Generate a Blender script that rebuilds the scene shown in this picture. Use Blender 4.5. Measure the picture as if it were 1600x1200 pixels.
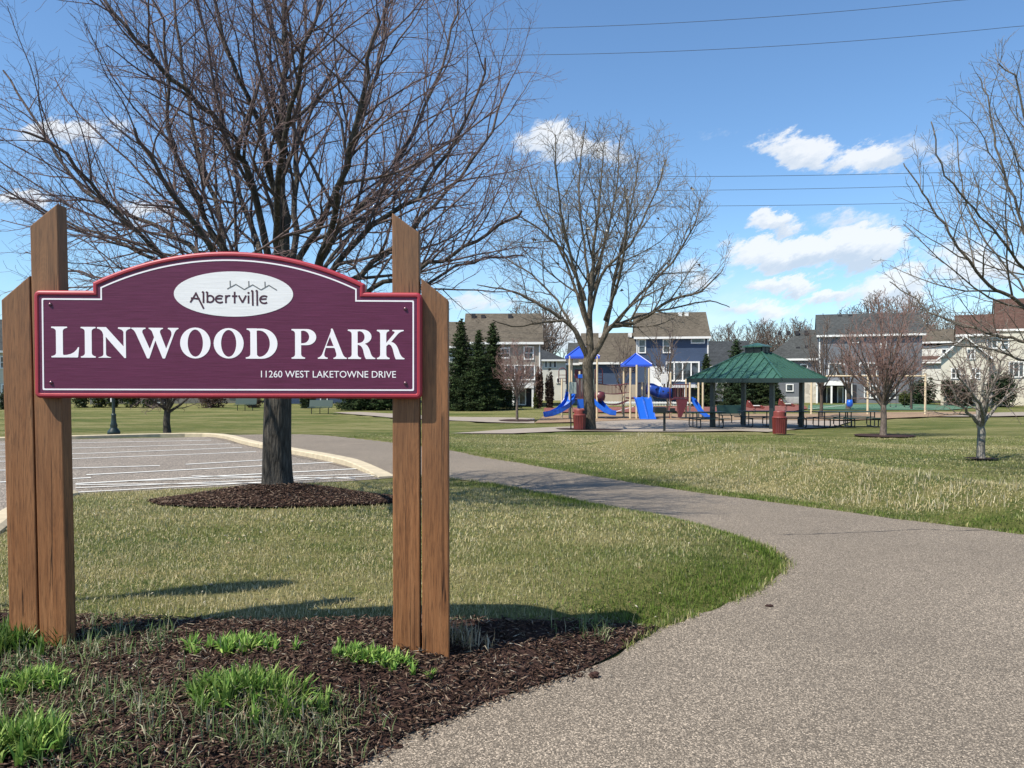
import bpy, bmesh, math, random
import numpy as np
from mathutils import Vector, Matrix
from mathutils.geometry import delaunay_2d_cdt
R = math.radians
C = bpy.context.scene.collection
for _o in list(bpy.data.objects): bpy.data.objects.remove(_o)

# ------------------------------------------------------------------ camera
F, CX, PITCH, EYE = 1200.0, 800.0, R(1.3), 1.5
CY = 595 + F*math.tan(PITCH)
cam_d = bpy.data.cameras.new('camera'); cam = bpy.data.objects.new('camera', cam_d); C.objects.link(cam)
cam.location = (0, 0, EYE); cam.rotation_euler = (R(90)-PITCH, 0, 0)
cam_d.sensor_width = 36; cam_d.lens = 36*F/1600; cam_d.shift_y = (CY-600)/1600
cam_d.clip_start = .05; cam_d.clip_end = 6000
S = bpy.context.scene; S.camera = cam
S.render.resolution_x = 1024; S.render.resolution_y = 768
S.view_settings.view_transform = 'Standard'; S.view_settings.look = 'None'
S.view_settings.exposure = 0.68; S.view_settings.gamma = 1

# ------------------------------------------------------------------ light
SUN_EL = R(55); SH = R(35)                       # shadows run to the right and a little away
sd = Vector((-math.cos(SH)*math.cos(SUN_EL), -math.sin(SH)*math.cos(SUN_EL), math.sin(SUN_EL)))
sun_d = bpy.data.lights.new('sun', 'SUN'); sun_d.energy = 4.5; sun_d.angle = R(.55); sun_d.color = (1, .94, .82)
sun = bpy.data.objects.new('sun', sun_d); C.objects.link(sun)
sun.rotation_euler = sd.to_track_quat('Z', 'Y').to_euler()

class NT:
    """tiny node helper: g('Type', {input: value or socket}, prop=...) -> node"""
    def __init__(s, tree): s.t = tree; tree.nodes.clear()
    def g(s, typ, ins=None, **props):
        n = s.t.nodes.new(typ)
        for k, v in props.items(): setattr(n, k, v)
        for k, v in (ins or {}).items():
            sock = n.inputs[k]
            if isinstance(v, bpy.types.NodeSocket): s.t.links.new(v, sock)
            elif isinstance(v, bpy.types.Node): s.t.links.new(v.outputs[0], sock)
            else:
                if isinstance(v, tuple) and len(v) == 3 and len(sock.default_value) == 4: v = v + (1,)
                sock.default_value = v
        return n
    def math(s, op, a, b=0.0, c=None, clamp=False):
        d = {0: a, 1: b}
        if c is not None: d[2] = c
        return s.g('ShaderNodeMath', d, operation=op, use_clamp=clamp).outputs[0]
    def vm(s, op, a, b=None):
        d = {0: a}
        if b is not None: d[1] = b
        return s.g('ShaderNodeVectorMath', d, operation=op)
    def noise(s, vec, scale, detail=3, rough=.55, dist=0):
        return s.g('ShaderNodeTexNoise', {'Vector': vec, 'Scale': scale, 'Detail': detail, 'Roughness': rough, 'Distortion': dist})
    def ramp(s, fac, stops):
        n = s.g('ShaderNodeValToRGB', {0: fac}); e = n.color_ramp.elements
        while len(e) < len(stops): e.new(.5)
        for el, (p, c) in zip(e, stops):
            el.position = p; el.color = c if len(c) == 4 else tuple(c)+(1,)
        return n.outputs[0]
    def mix(s, fac, a, b, mode='MIX'):
        n = s.g('ShaderNodeMix', data_type='RGBA', blend_type=mode)
        for i, v in ((0, fac), (6, a), (7, b)):
            if isinstance(v, bpy.types.NodeSocket): s.t.links.new(v, n.inputs[i])
            else: n.inputs[i].default_value = v if not isinstance(v, tuple) or len(v) == 4 else v+(1,)
        return n.outputs[2]

def make_world():
    w = bpy.data.worlds.new('World'); S.world = w; w.use_nodes = True
    t = NT(w.node_tree)
    sky = t.g('ShaderNodeTexSky', sky_type='NISHITA', sun_disc=False, sun_elevation=SUN_EL,
              sun_rotation=math.atan2(sd.x, sd.y), altitude=250, air_density=1.0, dust_density=.4, ozone_density=2.2)
    co = t.g('ShaderNodeTexCoord').outputs['Generated']
    sep = t.g('ShaderNodeSeparateXYZ', {0: co})
    ay = t.math('MAXIMUM', t.math('ABSOLUTE', sep.outputs[1]), .02)
    u = t.math('DIVIDE', sep.outputs[0], ay); v = t.math('DIVIDE', sep.outputs[2], ay)
    uv = t.g('ShaderNodeCombineXYZ', {0: u, 1: v, 2: 0.0}).outputs[0]
    rot = t.g('ShaderNodeVectorRotate', {'Vector': uv, 'Angle': R(-24)}, rotation_type='Z_AXIS').outputs[0]
    st = t.vm('MULTIPLY', rot, (1, 2.3, 1)).outputs[0]
    n1 = t.noise(st, 9, 9, .70); n2 = t.noise(st, 26, 8, .68)
    disp = t.vm('SUBTRACT', n1.outputs['Color'], (.5, .5, .5)).outputs[0]
    disp = t.vm('MULTIPLY', disp, (.13, .085, 0)).outputs[0]
    uvd = t.vm('ADD', uv, disp).outputs[0]
    cl = [(1245,238,62,32,1), (1352,246,70,27,1), (1210,352,42,18,.8), (1235,397,105,29,1.15), (1345,390,80,34,1.1), (1225,442,60,15,.75),
          (1290,462,60,14,.8), (1400,455,75,32,.9), (1330,352,90,20,.35), (870,225,65,34,.95), (945,235,45,25,.45), (95,212,75,26,.8), (190,200,45,18,.4),
          (30,315,60,16,.75), (230,330,70,15,.5), (1090,430,60,30,.45), (880,520,70,40,.75), (1180,478,90,20,.5), (730,475,100,24,.4),
          (1450,240,120,40,.25), (1520,420,90,50,.65), (1130,218,40,12,.15), (-120,260,90,40,.8), (1800,260,120,60,.8),(600,120,120,20,.1)]
    acc = None; low_ = None
    for (px, py, rx, ry, s) in cl:
        d = t.vm('SUBTRACT', uvd, ((px-800)/1200, (595-py)/1200, 0)).outputs[0]
        # flat base: squash the lower half
        d = t.vm('MULTIPLY', d, (1200/rx, 1200/ry, 0)).outputs[0]
        ln = t.vm('LENGTH', d).outputs['Value']
        m = t.math('MULTIPLY', t.math('SUBTRACT', 1.15, ln, clamp=True), s*1.5, clamp=False)
        dy = t.vm('DOT_PRODUCT', d, (0, 1, 0)).outputs['Value']
        acc = m if acc is None else t.math('MAXIMUM', acc, m)
        low_ = t.math('MULTIPLY', m, dy) if low_ is None else t.math('MULTIPLY_ADD', m, dy, low_)
    den = t.math('ADD', acc, t.math('MULTIPLY', t.math('SUBTRACT', n2.outputs[0], .5), 1.1))
    den = t.g('ShaderNodeMapRange', {0: den, 1: .12, 2: .72}, interpolation_type='SMOOTHSTEP').outputs[0]
    den = t.math('MULTIPLY', den, t.math('GREATER_THAN', acc, .001))
    # a thin pale veil low on the sky
    low = t.g('ShaderNodeMapRange', {0: v, 1: .20, 2: .0}, interpolation_type='SMOOTHSTEP').outputs[0]
    n3 = t.noise(st, 5, 6, .6)
    veil = t.math('MULTIPLY', low, t.g('ShaderNodeMapRange', {0: n3.outputs[0], 1: .42, 2: .68}).outputs[0])
    den = t.math('MAXIMUM', den, t.math('MULTIPLY', veil, .62))
    n4 = t.noise(t.vm('ADD', st, (0, .035, 0)).outputs[0], 16, 5, .6)
    shade = t.g('ShaderNodeMapRange', {0: t.math('ADD', t.math('MULTIPLY', n4.outputs[0], 1.0), t.math('MULTIPLY', low_, .55)), 1: .15, 2: .62}).outputs[0]
    ccol = t.mix(shade, (3.9, 4.5, 5.3, 1), (6.1, 6.25, 6.4, 1))
    tint = t.mix(1.0, sky.outputs[0], (.82, 1.02, 1.15, 1), 'MULTIPLY')
    col = t.mix(t.math('MULTIPLY', den, .88), tint, ccol)
    bg = t.g('ShaderNodeBackground', {0: col, 1: .1})
    t.g('ShaderNodeOutputWorld', {0: bg})
make_world()

# ------------------------------------------------------------------ ground shape
YS = [-50, 0, 7, 12, 20, 27, 36, 50, 70, 3000]; ZS = [0, 0, -.02, -.2, -.42, -.55, -.77, -.87, -.95, -1.0]
def H0(x, y): return np.interp(y, YS, ZS) + 0*x
def ray(px, py):
    a = (px-CX)/F; b = (CY-py)/F
    return np.array((a, math.cos(PITCH)+b*math.sin(PITCH), -math.sin(PITCH)+b*math.cos(PITCH)))
def at(px, py, Y):
    d = ray(px, py); t = Y/d[1]
    return Vector((d[0]*t, Y, EYE+d[2]*t))
def G(px, py, h=None):
    h = h or H; d = ray(px, py); t = 1.0*(.5)
    ts = .6*1.012**np.arange(0, 560)
    z = EYE+d[2]*ts - h(d[0]*ts, d[1]*ts)
    k = int(np.argmax(z < 0))
    a, b = ts[k-1], ts[k]
    for _ in range(24):
        m = (a+b)/2
        if EYE+d[2]*m - float(h(np.array([d[0]*m]), np.array([d[1]*m]))[0]) < 0: b = m
        else: a = m
    return Vector((d[0]*a, d[1]*a, EYE+d[2]*a))
def inside(poly, x, y):
    x = np.asarray(x, float); y = np.asarray(y, float); r = np.zeros(x.shape, bool)
    n = len(poly)
    for i in range(n):
        x0, y0 = poly[i][0], poly[i][1]; x1, y1 = poly[(i+1) % n][0], poly[(i+1) % n][1]
        if y0 == y1: continue
        c = ((y0 > y) != (y1 > y)) & (x < (x1-x0)*(y-y0)/(y1-y0)+x0)
        r ^= c
    return r
def pdist(poly, x, y, closed=True):
    x = np.asarray(x, float); y = np.asarray(y, float); r = np.full(x.shape, 1e9)
    n = len(poly)
    for i in range(n if closed else n-1):
        x0, y0 = poly[i][0], poly[i][1]; x1, y1 = poly[(i+1) % n][0], poly[(i+1) % n][1]
        dx, dy = x1-x0, y1-y0; L = dx*dx+dy*dy+1e-12
        t = np.clip(((x-x0)*dx+(y-y0)*dy)/L, 0, 1)
        r = np.minimum(r, np.hypot(x-x0-t*dx, y-y0-t*dy))
    return r
def sstep(a): a = np.clip(a, 0, 1); return a*a*(3-2*a)
def smooth_line(pts, k=4):
    P = [np.array(p[:2], float) for p in pts]; out = []
    for i in range(len(P)-1):
        p0 = P[max(i-1, 0)]; p1 = P[i]; p2 = P[i+1]; p3 = P[min(i+2, len(P)-1)]
        for j in range(k):
            t = j/k
            out.append(.5*((2*p1)+(-p0+p2)*t+(2*p0-5*p1+4*p2-p3)*t*t+(-p0+3*p1-3*p2+p3)*t**3))
    out.append(P[-1]); return out
def g0(l): return [tuple(G(px, py, H0))[:2] for px, py in l]

EDGE_L = smooth_line(g0([(330,1330),(560,1200),(640,1152),(700,1128),(770,1097),(860,1068),(940,1038),(1030,985),(1110,957),(1180,927),(1218,900),(1229,882),
                         (1205,862),(1150,841),(1060,816),(960,796),(870,777),(800,763),(740,753),(690,748),(650,746),(612,746)]), 5)
LOT_NEAR = smooth_line(g0([(612,747),(560,751),(440,757),(250,766),(118,773),(60,785),(15,808),(0,823),(-90,905)]), 3)
ISLAND = [tuple(p) for p in EDGE_L]+[tuple(p) for p in LOT_NEAR[1:]]+[(-6.5, 3.5), (-6.5, .5), (-2.5, .5)]
EDGE_R = smooth_line(g0([(355,680),(470,679),(545,684),(615,692),(702,704),(800,722),(900,740),(1000,757),(1100,772),(1200,785),(1300,798),(1400,812),(1500,824),(1600,837)]), 4)
PATH = [tuple(p) for p in EDGE_L]+g0([(575,738),(500,722),(400,700),(322,683)])+[tuple(p) for p in EDGE_R]+[(8, 4.2), (14, 3), (14, -3), (-1.4, -3), (-1.4, .5)]
LOT = [tuple(p) for p in LOT_NEAR]+[(-9, 5), (-40, 5), (-60, 27)]+g0([(-100,689),(0,688),(118,686),(322,683),(400,700),(500,722),(575,738)])
LOT_EDGE = g0([(-500,692),(-100,690),(0,689),(118,686),(322,682),(400,697),(500,716),(560,730),(606,747)])
BERM = g0([(1010,695),(1070,704),(1200,730),(1400,772),(1620,812)])
TREE_A = at(432, 760, 9.6)
MULCH_A = (TREE_A.x+.06, TREE_A.y-.05)
def H(x, y):
    x = np.asarray(x, float); y = np.asarray(y, float); z = H0(x, y)
    near = (y < 14) & (x > -8) & (x < 5)
    if near.any():
        d = np.where(near & inside(ISLAND, x, y), pdist(ISLAND, x, y), 0)
        z = z + (.16*sstep(d/.65)+.02*sstep(d/.15))*sstep((12.6-y)/6)
        dm = np.hypot((x-MULCH_A[0])/1.75, (y-MULCH_A[1])/1.15)
        z = z + .20*sstep(1-dm)*(d > 0)
    db = pdist(BERM, x, y, False)
    z = z + np.where(y > 8, .34*sstep(1-db/(1.1+.05*y)), 0)
    z = z + np.where(y > 14, .035*np.sin(x*.55+1)*np.sin(y*.4)*sstep((y-14)/6)*sstep((60-y)/20), 0)
    return z
def Hs(x, y): return float(H(np.array([x]), np.array([y]))[0])
def g1(l): return [tuple(G(px, py))[:2] for px, py in l]

# ------------------------------------------------------------------ object helpers
def tag(o, label=None, cat=None, group=None, kind=None):
    if label: o['label'] = label
    if cat: o['category'] = cat
    if group: o['group'] = group
    if kind: o['kind'] = kind
    return o
def empty(name, loc, label, cat, group=None, rz=0):
    o = bpy.data.objects.new(name, None); C.objects.link(o); o.location = loc; o.rotation_euler = (0, 0, rz)
    o.empty_display_size = .2
    return tag(o, label, cat, group)
def arr_mesh(name, V, Fc, mat, parent=None, col=None, smooth=False, wl=None):
    """V (n,3); Fc list of (m,k) index arrays; col (n,3). V in world coords when wl is the parent location"""
    V = np.asarray(V, np.float32)
    if wl is not None: V = V-np.array(wl, np.float32)
    me = bpy.data.meshes.new(name)
    if not isinstance(Fc, list): Fc = [Fc]
    Fc = [np.asarray(f, np.int32) for f in Fc if len(f)]
    nf = sum(len(f) for f in Fc); loops = np.concatenate([f.ravel() for f in Fc])
    tot = np.concatenate([np.full(len(f), f.shape[1], np.int32) for f in Fc])
    st = np.concatenate([[0], np.cumsum(tot)[:-1]]).astype(np.int32)
    me.vertices.add(len(V)); me.vertices.foreach_set('co', V.ravel())
    me.loops.add(len(loops)); me.loops.foreach_set('vertex_index', loops)
    me.polygons.add(nf); me.polygons.foreach_set('loop_start', st); me.polygons.foreach_set('loop_total', tot)
    if smooth: me.polygons.foreach_set('use_smooth', np.ones(nf, bool))
    me.update(calc_edges=True); me.validate()
    if col is not None:
        a = me.color_attributes.new('Col', 'FLOAT_COLOR', 'POINT')
        c4 = np.ones((len(V), 4), np.float32); c4[:, :3] = col; a.data.foreach_set('color', c4.ravel())
    if mat: me.materials.append(mat)
    o = bpy.data.objects.new(name, me); C.objects.link(o)
    if parent: o.parent = parent
    return o
class MB:
    """collects boxes, bars, tubes, prisms; build() links them as one mesh"""
    def __init__(s): s.v = []; s.f = []
    def add(s, vs, fs):
        n = len(s.v); s.v += [tuple(v) for v in vs]; s.f += [tuple(i+n for i in f) for f in fs]; return s
    def box(s, x0, x1, y0, y1, z0, z1):
        return s.add([(x0,y0,z0),(x1,y0,z0),(x1,y1,z0),(x0,y1,z0),(x0,y0,z1),(x1,y0,z1),(x1,y1,z1),(x0,y1,z1)],
              [(0,3,2,1),(4,5,6,7),(0,1,5,4),(1,2,6,5),(2,3,7,6),(3,0,4,7)])
    def bar(s, a, b, w, h=None):
        a = Vector(a); b = Vector(b); d = (b-a).normalized(); h = h or w
        up = Vector((0,0,1)) if abs(d.z) < .9 else Vector((0,1,0))
        x = d.cross(up).normalized()*w/2; y = x.normalized().cross(d).normalized()*h/2
        vs = [p+sx*x+sy*y for p in (a, b) for sx, sy in ((-1,-1),(1,-1),(1,1),(-1,1))]
        return s.add(vs, [(0,1,2,3),(4,7,6,5),(0,4,5,1),(1,5,6,2),(2,6,7,3),(3,7,4,0)])
    def tube(s, pts, r, n=8, cap=True):
        P = [Vector(p) for p in pts]; rr = r if isinstance(r, (list, tuple)) else [r]*len(P); base = len(s.v)
        for i, p in enumerate(P):
            d = ((P[min(i+1, len(P)-1)]-P[max(i-1, 0)])).normalized()
            up = Vector((0,0,1)) if abs(d.z) < .9 else Vector((0,1,0))
            x = d.cross(up).normalized(); y = x.cross(d).normalized()
            for k in range(n):
                a = 2*math.pi*k/n; s.v.append(tuple(p+rr[i]*(x*math.cos(a)+y*math.sin(a))))
        for i in range(len(P)-1):
            for k in range(n):
                a = base+i*n+k; b = base+i*n+(k+1) % n; s.f.append((a, b, b+n, a+n))
        if cap:
            s.f.append(tuple(base+k for k in range(n))[::-1]); s.f.append(tuple(base+(len(P)-1)*n+k for k in range(n)))
        return s
    def lathe(s, prof, n=16, c=(0,0,0)):
        base = len(s.v)
        for r, z in prof:
            for k in range(n):
                a = 2*math.pi*k/n; s.v.append((c[0]+r*math.cos(a), c[1]+r*math.sin(a), c[2]+z))
        for i in range(len(prof)-1):
            for k in range(n):
                a = base+i*n+k; b = base+i*n+(k+1) % n; s.f.append((a, b, b+n, a+n))
        s.f.append(tuple(base+k for k in range(n))[::-1]); s.f.append(tuple(base+(len(prof)-1)*n+k for k in range(n)))
        return s
    def prism(s, poly, y0, y1):
        """poly in (x,z), extruded along y"""
        n = len(poly)
        vs = [(x, y0, z) for x, z in poly]+[(x, y1, z) for x, z in poly]
        return s.add(vs, [tuple(range(n)), tuple(range(2*n-1, n-1, -1))]+[(i, i+n, (i+1) % n+n, (i+1) % n) for i in range(n)])
    def build(s, name, mat, parent=None, bevel=0, smooth=False, fixn=True, loc=None):
        me = bpy.data.meshes.new(name); me.from_pydata(s.v, [], s.f)
        if fixn:
            bm = bmesh.new(); bm.from_mesh(me); bmesh.ops.recalc_face_normals(bm, faces=bm.faces); bm.to_mesh(me); bm.free()
        if smooth:
            me.polygons.foreach_set('use_smooth', [True]*len(me.polygons))
        me.materials.append(mat); me.update()
        o = bpy.data.objects.new(name, me); C.objects.link(o)
        if parent: o.parent = parent
        if loc is not None: o.location = loc
        if bevel:
            m = o.modifiers.new('bevel', 'BEVEL'); m.width = bevel; m.segments = 2; m.limit_method = 'ANGLE'
        return o
def copy_tree(o, parent=None):
    c = o.copy(); C.objects.link(c); c.parent = parent
    for ch in list(o.children): copy_tree(ch, c)
    return c
def sheet(name, poly, step, mat, off, kind='structure', hf=None, jit=0, seed=0):
    """polygon draped on the ground"""
    hf = hf or H
    P = np.array([p[:2] for p in poly]); out = []
    n = len(P)
    for i in range(n):
        a, b = P[i], P[(i+1) % n]; L = np.hypot(*(b-a)); k = max(1, int(math.ceil(L/step)))
        for j in range(k): out.append(a+(b-a)*j/k)
    B = np.array(out)
    if jit:
        rg = np.random.default_rng(seed); B = B+rg.normal(0, jit, B.shape)
    xs = np.arange(P[:,0].min(), P[:,0].max(), step); ys = np.arange(P[:,1].min(), P[:,1].max(), step)
    gx, gy = np.meshgrid(xs, ys); gx = gx.ravel(); gy = gy.ravel()
    k = inside(B, gx, gy) & (pdist(B, gx, gy) > step*.45)
    V2 = [Vector(v) for v in B]+[Vector((a, b)) for a, b in zip(gx[k], gy[k])]
    nb = len(B)
    r = delaunay_2d_cdt(V2, [(i, (i+1) % nb) for i in range(nb)], [], 1, 1e-5)
    vx = np.array([v[:] for v in r[0]]); z = hf(vx[:,0], vx[:,1])+off
    faces = np.array([f for f in r[2]], np.int32)
    c = vx[faces].mean(axis=1); faces = faces[inside(B, c[:,0], c[:,1])]
    a, b, d = vx[faces[:,0]], vx[faces[:,1]], vx[faces[:,2]]
    cr = (b-a)[:,0]*(d-a)[:,1]-(b-a)[:,1]*(d-a)[:,0]
    faces[cr < 0] = faces[cr < 0][:, ::-1]
    o = arr_mesh(name, np.column_stack([vx, z]), faces, mat, smooth=True)
    return tag(o, kind=kind)
# ------------------------------------------------------------------ materials
def mat(name):
    m = bpy.data.materials.new(name); m.use_nodes = True; return m, NT(m.node_tree)
def finish(m, t, col, rough=.7, bump=None, bstr=.3, bdist=.01, metal=0, spec=.5, extra=None):
    d = {'Base Color': col, 'Roughness': rough, 'Metallic': metal, 'Specular IOR Level': spec}
    if extra: d.update(extra)
    if bump is not None: d['Normal'] = t.g('ShaderNodeBump', {'Height': bump, 'Strength': bstr, 'Distance': bdist})
    p = t.g('ShaderNodeBsdfPrincipled', d)
    t.g('ShaderNodeOutputMaterial', {0: p}); return m
def plain(name, c, rough=.5, var=.12, scale=6, metal=0, bump=0, spec=.5):
    m, t = mat(name); co = t.g('ShaderNodeTexCoord').outputs['Object']
    n = t.noise(co, scale, 5, .6)
    v = t.g('ShaderNodeMapRange', {0: n.outputs[0], 1: .3, 2: .7, 3: 1-var, 4: 1+var}).outputs[0]
    col = t.vm('SCALE', tuple(c)); t.t.links.new(v, col.inputs['Scale'])
    n2 = t.noise(co, scale*6, 3)
    return finish(m, t, col.outputs[0], rough, n2.outputs[0] if bump else None, bump, .005, metal, spec)

def wood_mat(name, base, dark, light):
    m, t = mat(name); g = t.g('ShaderNodeTexCoord').outputs['Object']
    oi = t.g('ShaderNodeObjectInfo').outputs['Random']
    g = t.vm('ADD', g, t.g('ShaderNodeCombineXYZ', {0: t.math('MULTIPLY', oi, 7.0), 1: 0.0, 2: t.math('MULTIPLY', oi, 31.0)}).outputs[0]).outputs[0]
    s1 = t.vm('MULTIPLY', g, (1, 1, .05)).outputs[0]
    # knots: rings pulled round a few centres
    kn = t.g('ShaderNodeTexVoronoi', {'Vector': t.vm('MULTIPLY', g, (3.2, 3.2, 1.1)).outputs[0], 'Scale': 1.0})
    kd = kn.outputs['Distance']
    kf = t.g('ShaderNodeMapRange', {0: kd, 1: .0, 2: .22, 3: 1, 4: 0}, interpolation_type='SMOOTHSTEP').outputs[0]
    warp = t.noise(t.vm('MULTIPLY', g, (5, 5, .7)).outputs[0], 1.0, 2)
    fld = t.math('ADD', t.math('MULTIPLY', warp.outputs[0], 1.2), t.math('MULTIPLY', kf, .7))
    ringv = t.g('ShaderNodeCombineXYZ', {0: t.math('MULTIPLY', fld, 26.0), 1: 0.0, 2: 0.0}).outputs[0]
    ring = t.g('ShaderNodeTexWave', {'Vector': t.vm('ADD', ringv, t.vm('MULTIPLY', g, (22, 22, 0)).outputs[0]).outputs[0], 'Scale': .6, 'Distortion': 1.0, 'Detail': 2.0}, wave_type='BANDS', bands_direction='X')
    fine = t.noise(s1, 190, 5, .7); mid = t.noise(s1, 45, 4, .6); big = t.noise(t.vm('MULTIPLY', g, (1, 1, .35)).outputs[0], 5, 3)
    c = t.mix(t.g('ShaderNodeMapRange', {0: mid.outputs[0], 1: .35, 2: .65}).outputs[0], base, light)
    c = t.mix(t.math('MULTIPLY', ring.outputs['Fac'], .16), c, dark)
    c = t.mix(t.g('ShaderNodeMapRange', {0: fine.outputs[0], 1: .47, 2: .66, 3: 0, 4: .85}).outputs[0], c, dark)
    c = t.mix(t.g('ShaderNodeMapRange', {0: kd, 1: .07, 2: .03, 3: 0, 4: .85}).outputs[0], c, (.03, .012, .006))
    c = t.mix(t.g('ShaderNodeMapRange', {0: big.outputs[0], 1: .35, 2: .7, 3: 0, 4: .45}).outputs[0], c, dark)
    # narrow drying cracks along the grain
    cr = t.noise(t.vm('MULTIPLY', g, (26, 26, .55)).outputs[0], 1.0, 2, .5)
    crk = t.g('ShaderNodeMapRange', {0: t.math('ABSOLUTE', t.math('SUBTRACT', cr.outputs[0], .62)), 1: .0, 2: .02, 3: 1, 4: 0}).outputs[0]
    gate = t.g('ShaderNodeMapRange', {0: big.outputs[0], 1: .44, 2: .5}).outputs[0]
    crk = t.math('MULTIPLY', crk, gate)
    c = t.mix(t.math('MULTIPLY', crk, .9), c, (.012, .006, .004))
    # weathering: upper, more exposed parts of the posts are greyer
    z = t.g('ShaderNodeSeparateXYZ', {0: t.g('ShaderNodeTexCoord').outputs['Object']}).outputs[2]
    up = t.g('ShaderNodeMapRange', {0: z, 1: .6, 2: 1.9}).outputs[0]
    c = t.mix(t.math('MULTIPLY', up, .6), c, t.mix(.8, c, (.115, .085, .06)))
    h = t.math('SUBTRACT', t.math('ADD', t.math('MULTIPLY', fine.outputs[0], .5), t.math('MULTIPLY', ring.outputs['Fac'], .06)), t.math('MULTIPLY', crk, 2.0))
    return finish(m, t, c, .62, h, .5, .003, spec=.3)
W_POST = wood_mat('stained_timber', (.27, .110, .040), (.10, .041, .017), (.37, .168, .068))

def sign_mat(name, c1, c2, str_=.5):
    m, t = mat(name); g = t.g('ShaderNodeTexCoord').outputs['Object']
    s = t.vm('MULTIPLY', g, (1, 1, 30)).outputs[0]
    n = t.noise(s, 6, 6, .7); n2 = t.noise(t.vm('MULTIPLY', g, (3, 1, 130)).outputs[0], 2.0, 5, .65); b = t.noise(g, 3, 3)
    f = t.math('ADD', t.math('MULTIPLY', n.outputs[0], .55), t.math('MULTIPLY', n2.outputs[0], .45))
    c = t.mix(t.g('ShaderNodeMapRange', {0: f, 1: .4, 2: .62}).outputs[0], c1, c2)
    c = t.mix(t.g('ShaderNodeMapRange', {0: b.outputs[0], 1: .45, 2: .75, 3: 0, 4: .35}).outputs[0], c, c2)
    return finish(m, t, c, .42, f, str_, .002, spec=.4)
S_PUR = sign_mat('purple_paint', (.083, .011, .036), (.130, .022, .066), .6)
S_OVAL = sign_mat('white_oval_paint', (.70, .69, .68), (.84, .83, .82), .5)
S_RED = plain('crimson_edge_paint', (.33, .024, .040), .5, .08, 8)
S_WHITE = plain('white_lettering', (.86, .82, .83), .45, .03, 10)
S_DARK = plain('plum_lettering', (.055, .014, .028), .5, .05)
S_GREY = plain('grey_lettering', (.14, .14, .14), .5, .05)
BOLT = plain('bolt_metal', (.20, .12, .14), .3, .1, metal=.8)

def asphalt_mat(name, base, s=185, path=True):
    m, t = mat(name); g = t.g('ShaderNodeNewGeometry').outputs['Position']
    v = t.g('ShaderNodeTexVoronoi', {'Vector': g, 'Scale': float(s)}); v2 = t.g('ShaderNodeTexVoronoi', {'Vector': g, 'Scale': s*.8})
    sp = t.g('ShaderNodeSeparateXYZ', {0: v.outputs['Color']}).outputs[0]; sp2 = t.g('ShaderNodeSeparateXYZ', {0: v2.outputs['Color']}).outputs[1]
    big = t.noise(g, .7, 4, .6); mid = t.noise(g, 6, 4, .6)
    c = t.ramp(sp, [(0, tuple(x*.36 for x in base)), (.3, tuple(x*.72 for x in base)), (.60, base), (.80, tuple(x*1.5 for x in base)), (.95, tuple(min(.62, x*3.0) for x in base))])
    c = t.mix(t.g('ShaderNodeMapRange', {0: sp2, 1: .93, 2: .95, 3: 0, 4: .6}).outputs[0], c, tuple(min(.6, x*2.3) for x in base))
    c = t.mix(t.g('ShaderNodeMapRange', {0: sp2, 1: .08, 2: .05, 3: 0, 4: .5}).outputs[0], c, tuple(x*.25 for x in base))
    c = t.mix(t.g('ShaderNodeMapRange', {0: big.outputs[0], 1: .3, 2: .7, 3: 0, 4: .36}).outputs[0], c, tuple(x*.55 for x in base))
    c = t.mix(t.g('ShaderNodeMapRange', {0: mid.outputs[0], 1: .4, 2: .8, 3: 0, 4: .10}).outputs[0], c, tuple(x*1.35 for x in base))
    h = t.math('SUBTRACT', 1.0, v.outputs['Distance'])
    h = t.math('ADD', h, t.math('MULTIPLY', sp, .8))
    return finish(m, t, c, .85, h, .55, .004, spec=.25)
ASPH = asphalt_mat('path_asphalt', (.182, .150, .116))
ASPH2 = asphalt_mat('lot_asphalt', (.195, .165, .135), 70)
CONC = plain('pale_concrete', (.27, .225, .18), .85, .14, 3, bump=.2)
CURB = plain('curb_concrete', (.46, .385, .265), .85, .16, 5, bump=.3)
LINE = plain('worn_white_paint', (.66, .65, .61), .7, .14, 9)

def ground_mat(name, near=True):
    m, t = mat(name); g = t.g('ShaderNodeNewGeometry').outputs['Position']
    gs = t.vm('MULTIPLY', g, (.6, 1.5, 1)).outputs[0]; a = t.noise(gs, .24, 5, .6); b = t.noise(gs, 1.4, 5, .65); f = t.noise(t.vm('MULTIPLY', g, (1, .6, 1)).outputs[0], 22, 4, .7); ff = t.noise(g, 130, 2, .6)
    fac = t.math('ADD', t.math('MULTIPLY', a.outputs[0], .55), t.math('MULTIPLY', b.outputs[0], .45))
    c = t.ramp(fac, [(.38, (.050, .080, .017)), (.44, (.085, .110, .026)), (.50, (.15, .152, .048)), (.56, (.26, .232, .105))])
    c = t.mix(t.g('ShaderNodeMapRange', {0: f.outputs[0], 1: .40, 2: .70, 3: 0, 4: .55}).outputs[0], c, (.20, .185, .07))
    c = t.mix(t.g('ShaderNodeMapRange', {0: f.outputs[0], 1: .50, 2: .34, 3: 0, 4: .55}).outputs[0], c, (.035, .058, .012))
    c = t.mix(t.g('ShaderNodeMapRange', {0: ff.outputs[0], 1: .4, 2: .7, 3: 0, 4: .45}).outputs[0], c, (.03, .045, .012))
    # white specks: scattered daisies / paper-pale leaves
    v = t.g('ShaderNodeTexVoronoi', {'Vector': g, 'Scale': 1.4})
    c = t.mix(t.g('ShaderNodeMapRange', {0: v.outputs['Distance'], 1: .028, 2: .018, 3: 0, 4: .5}).outputs[0], c, (.42, .40, .30))
    return finish(m, t, c, .9, t.math('ADD', f.outputs[0], t.math('MULTIPLY', ff.outputs[0], .5)), .9, .05, spec=.1)
LAWN = ground_mat('lawn_turf')
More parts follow.
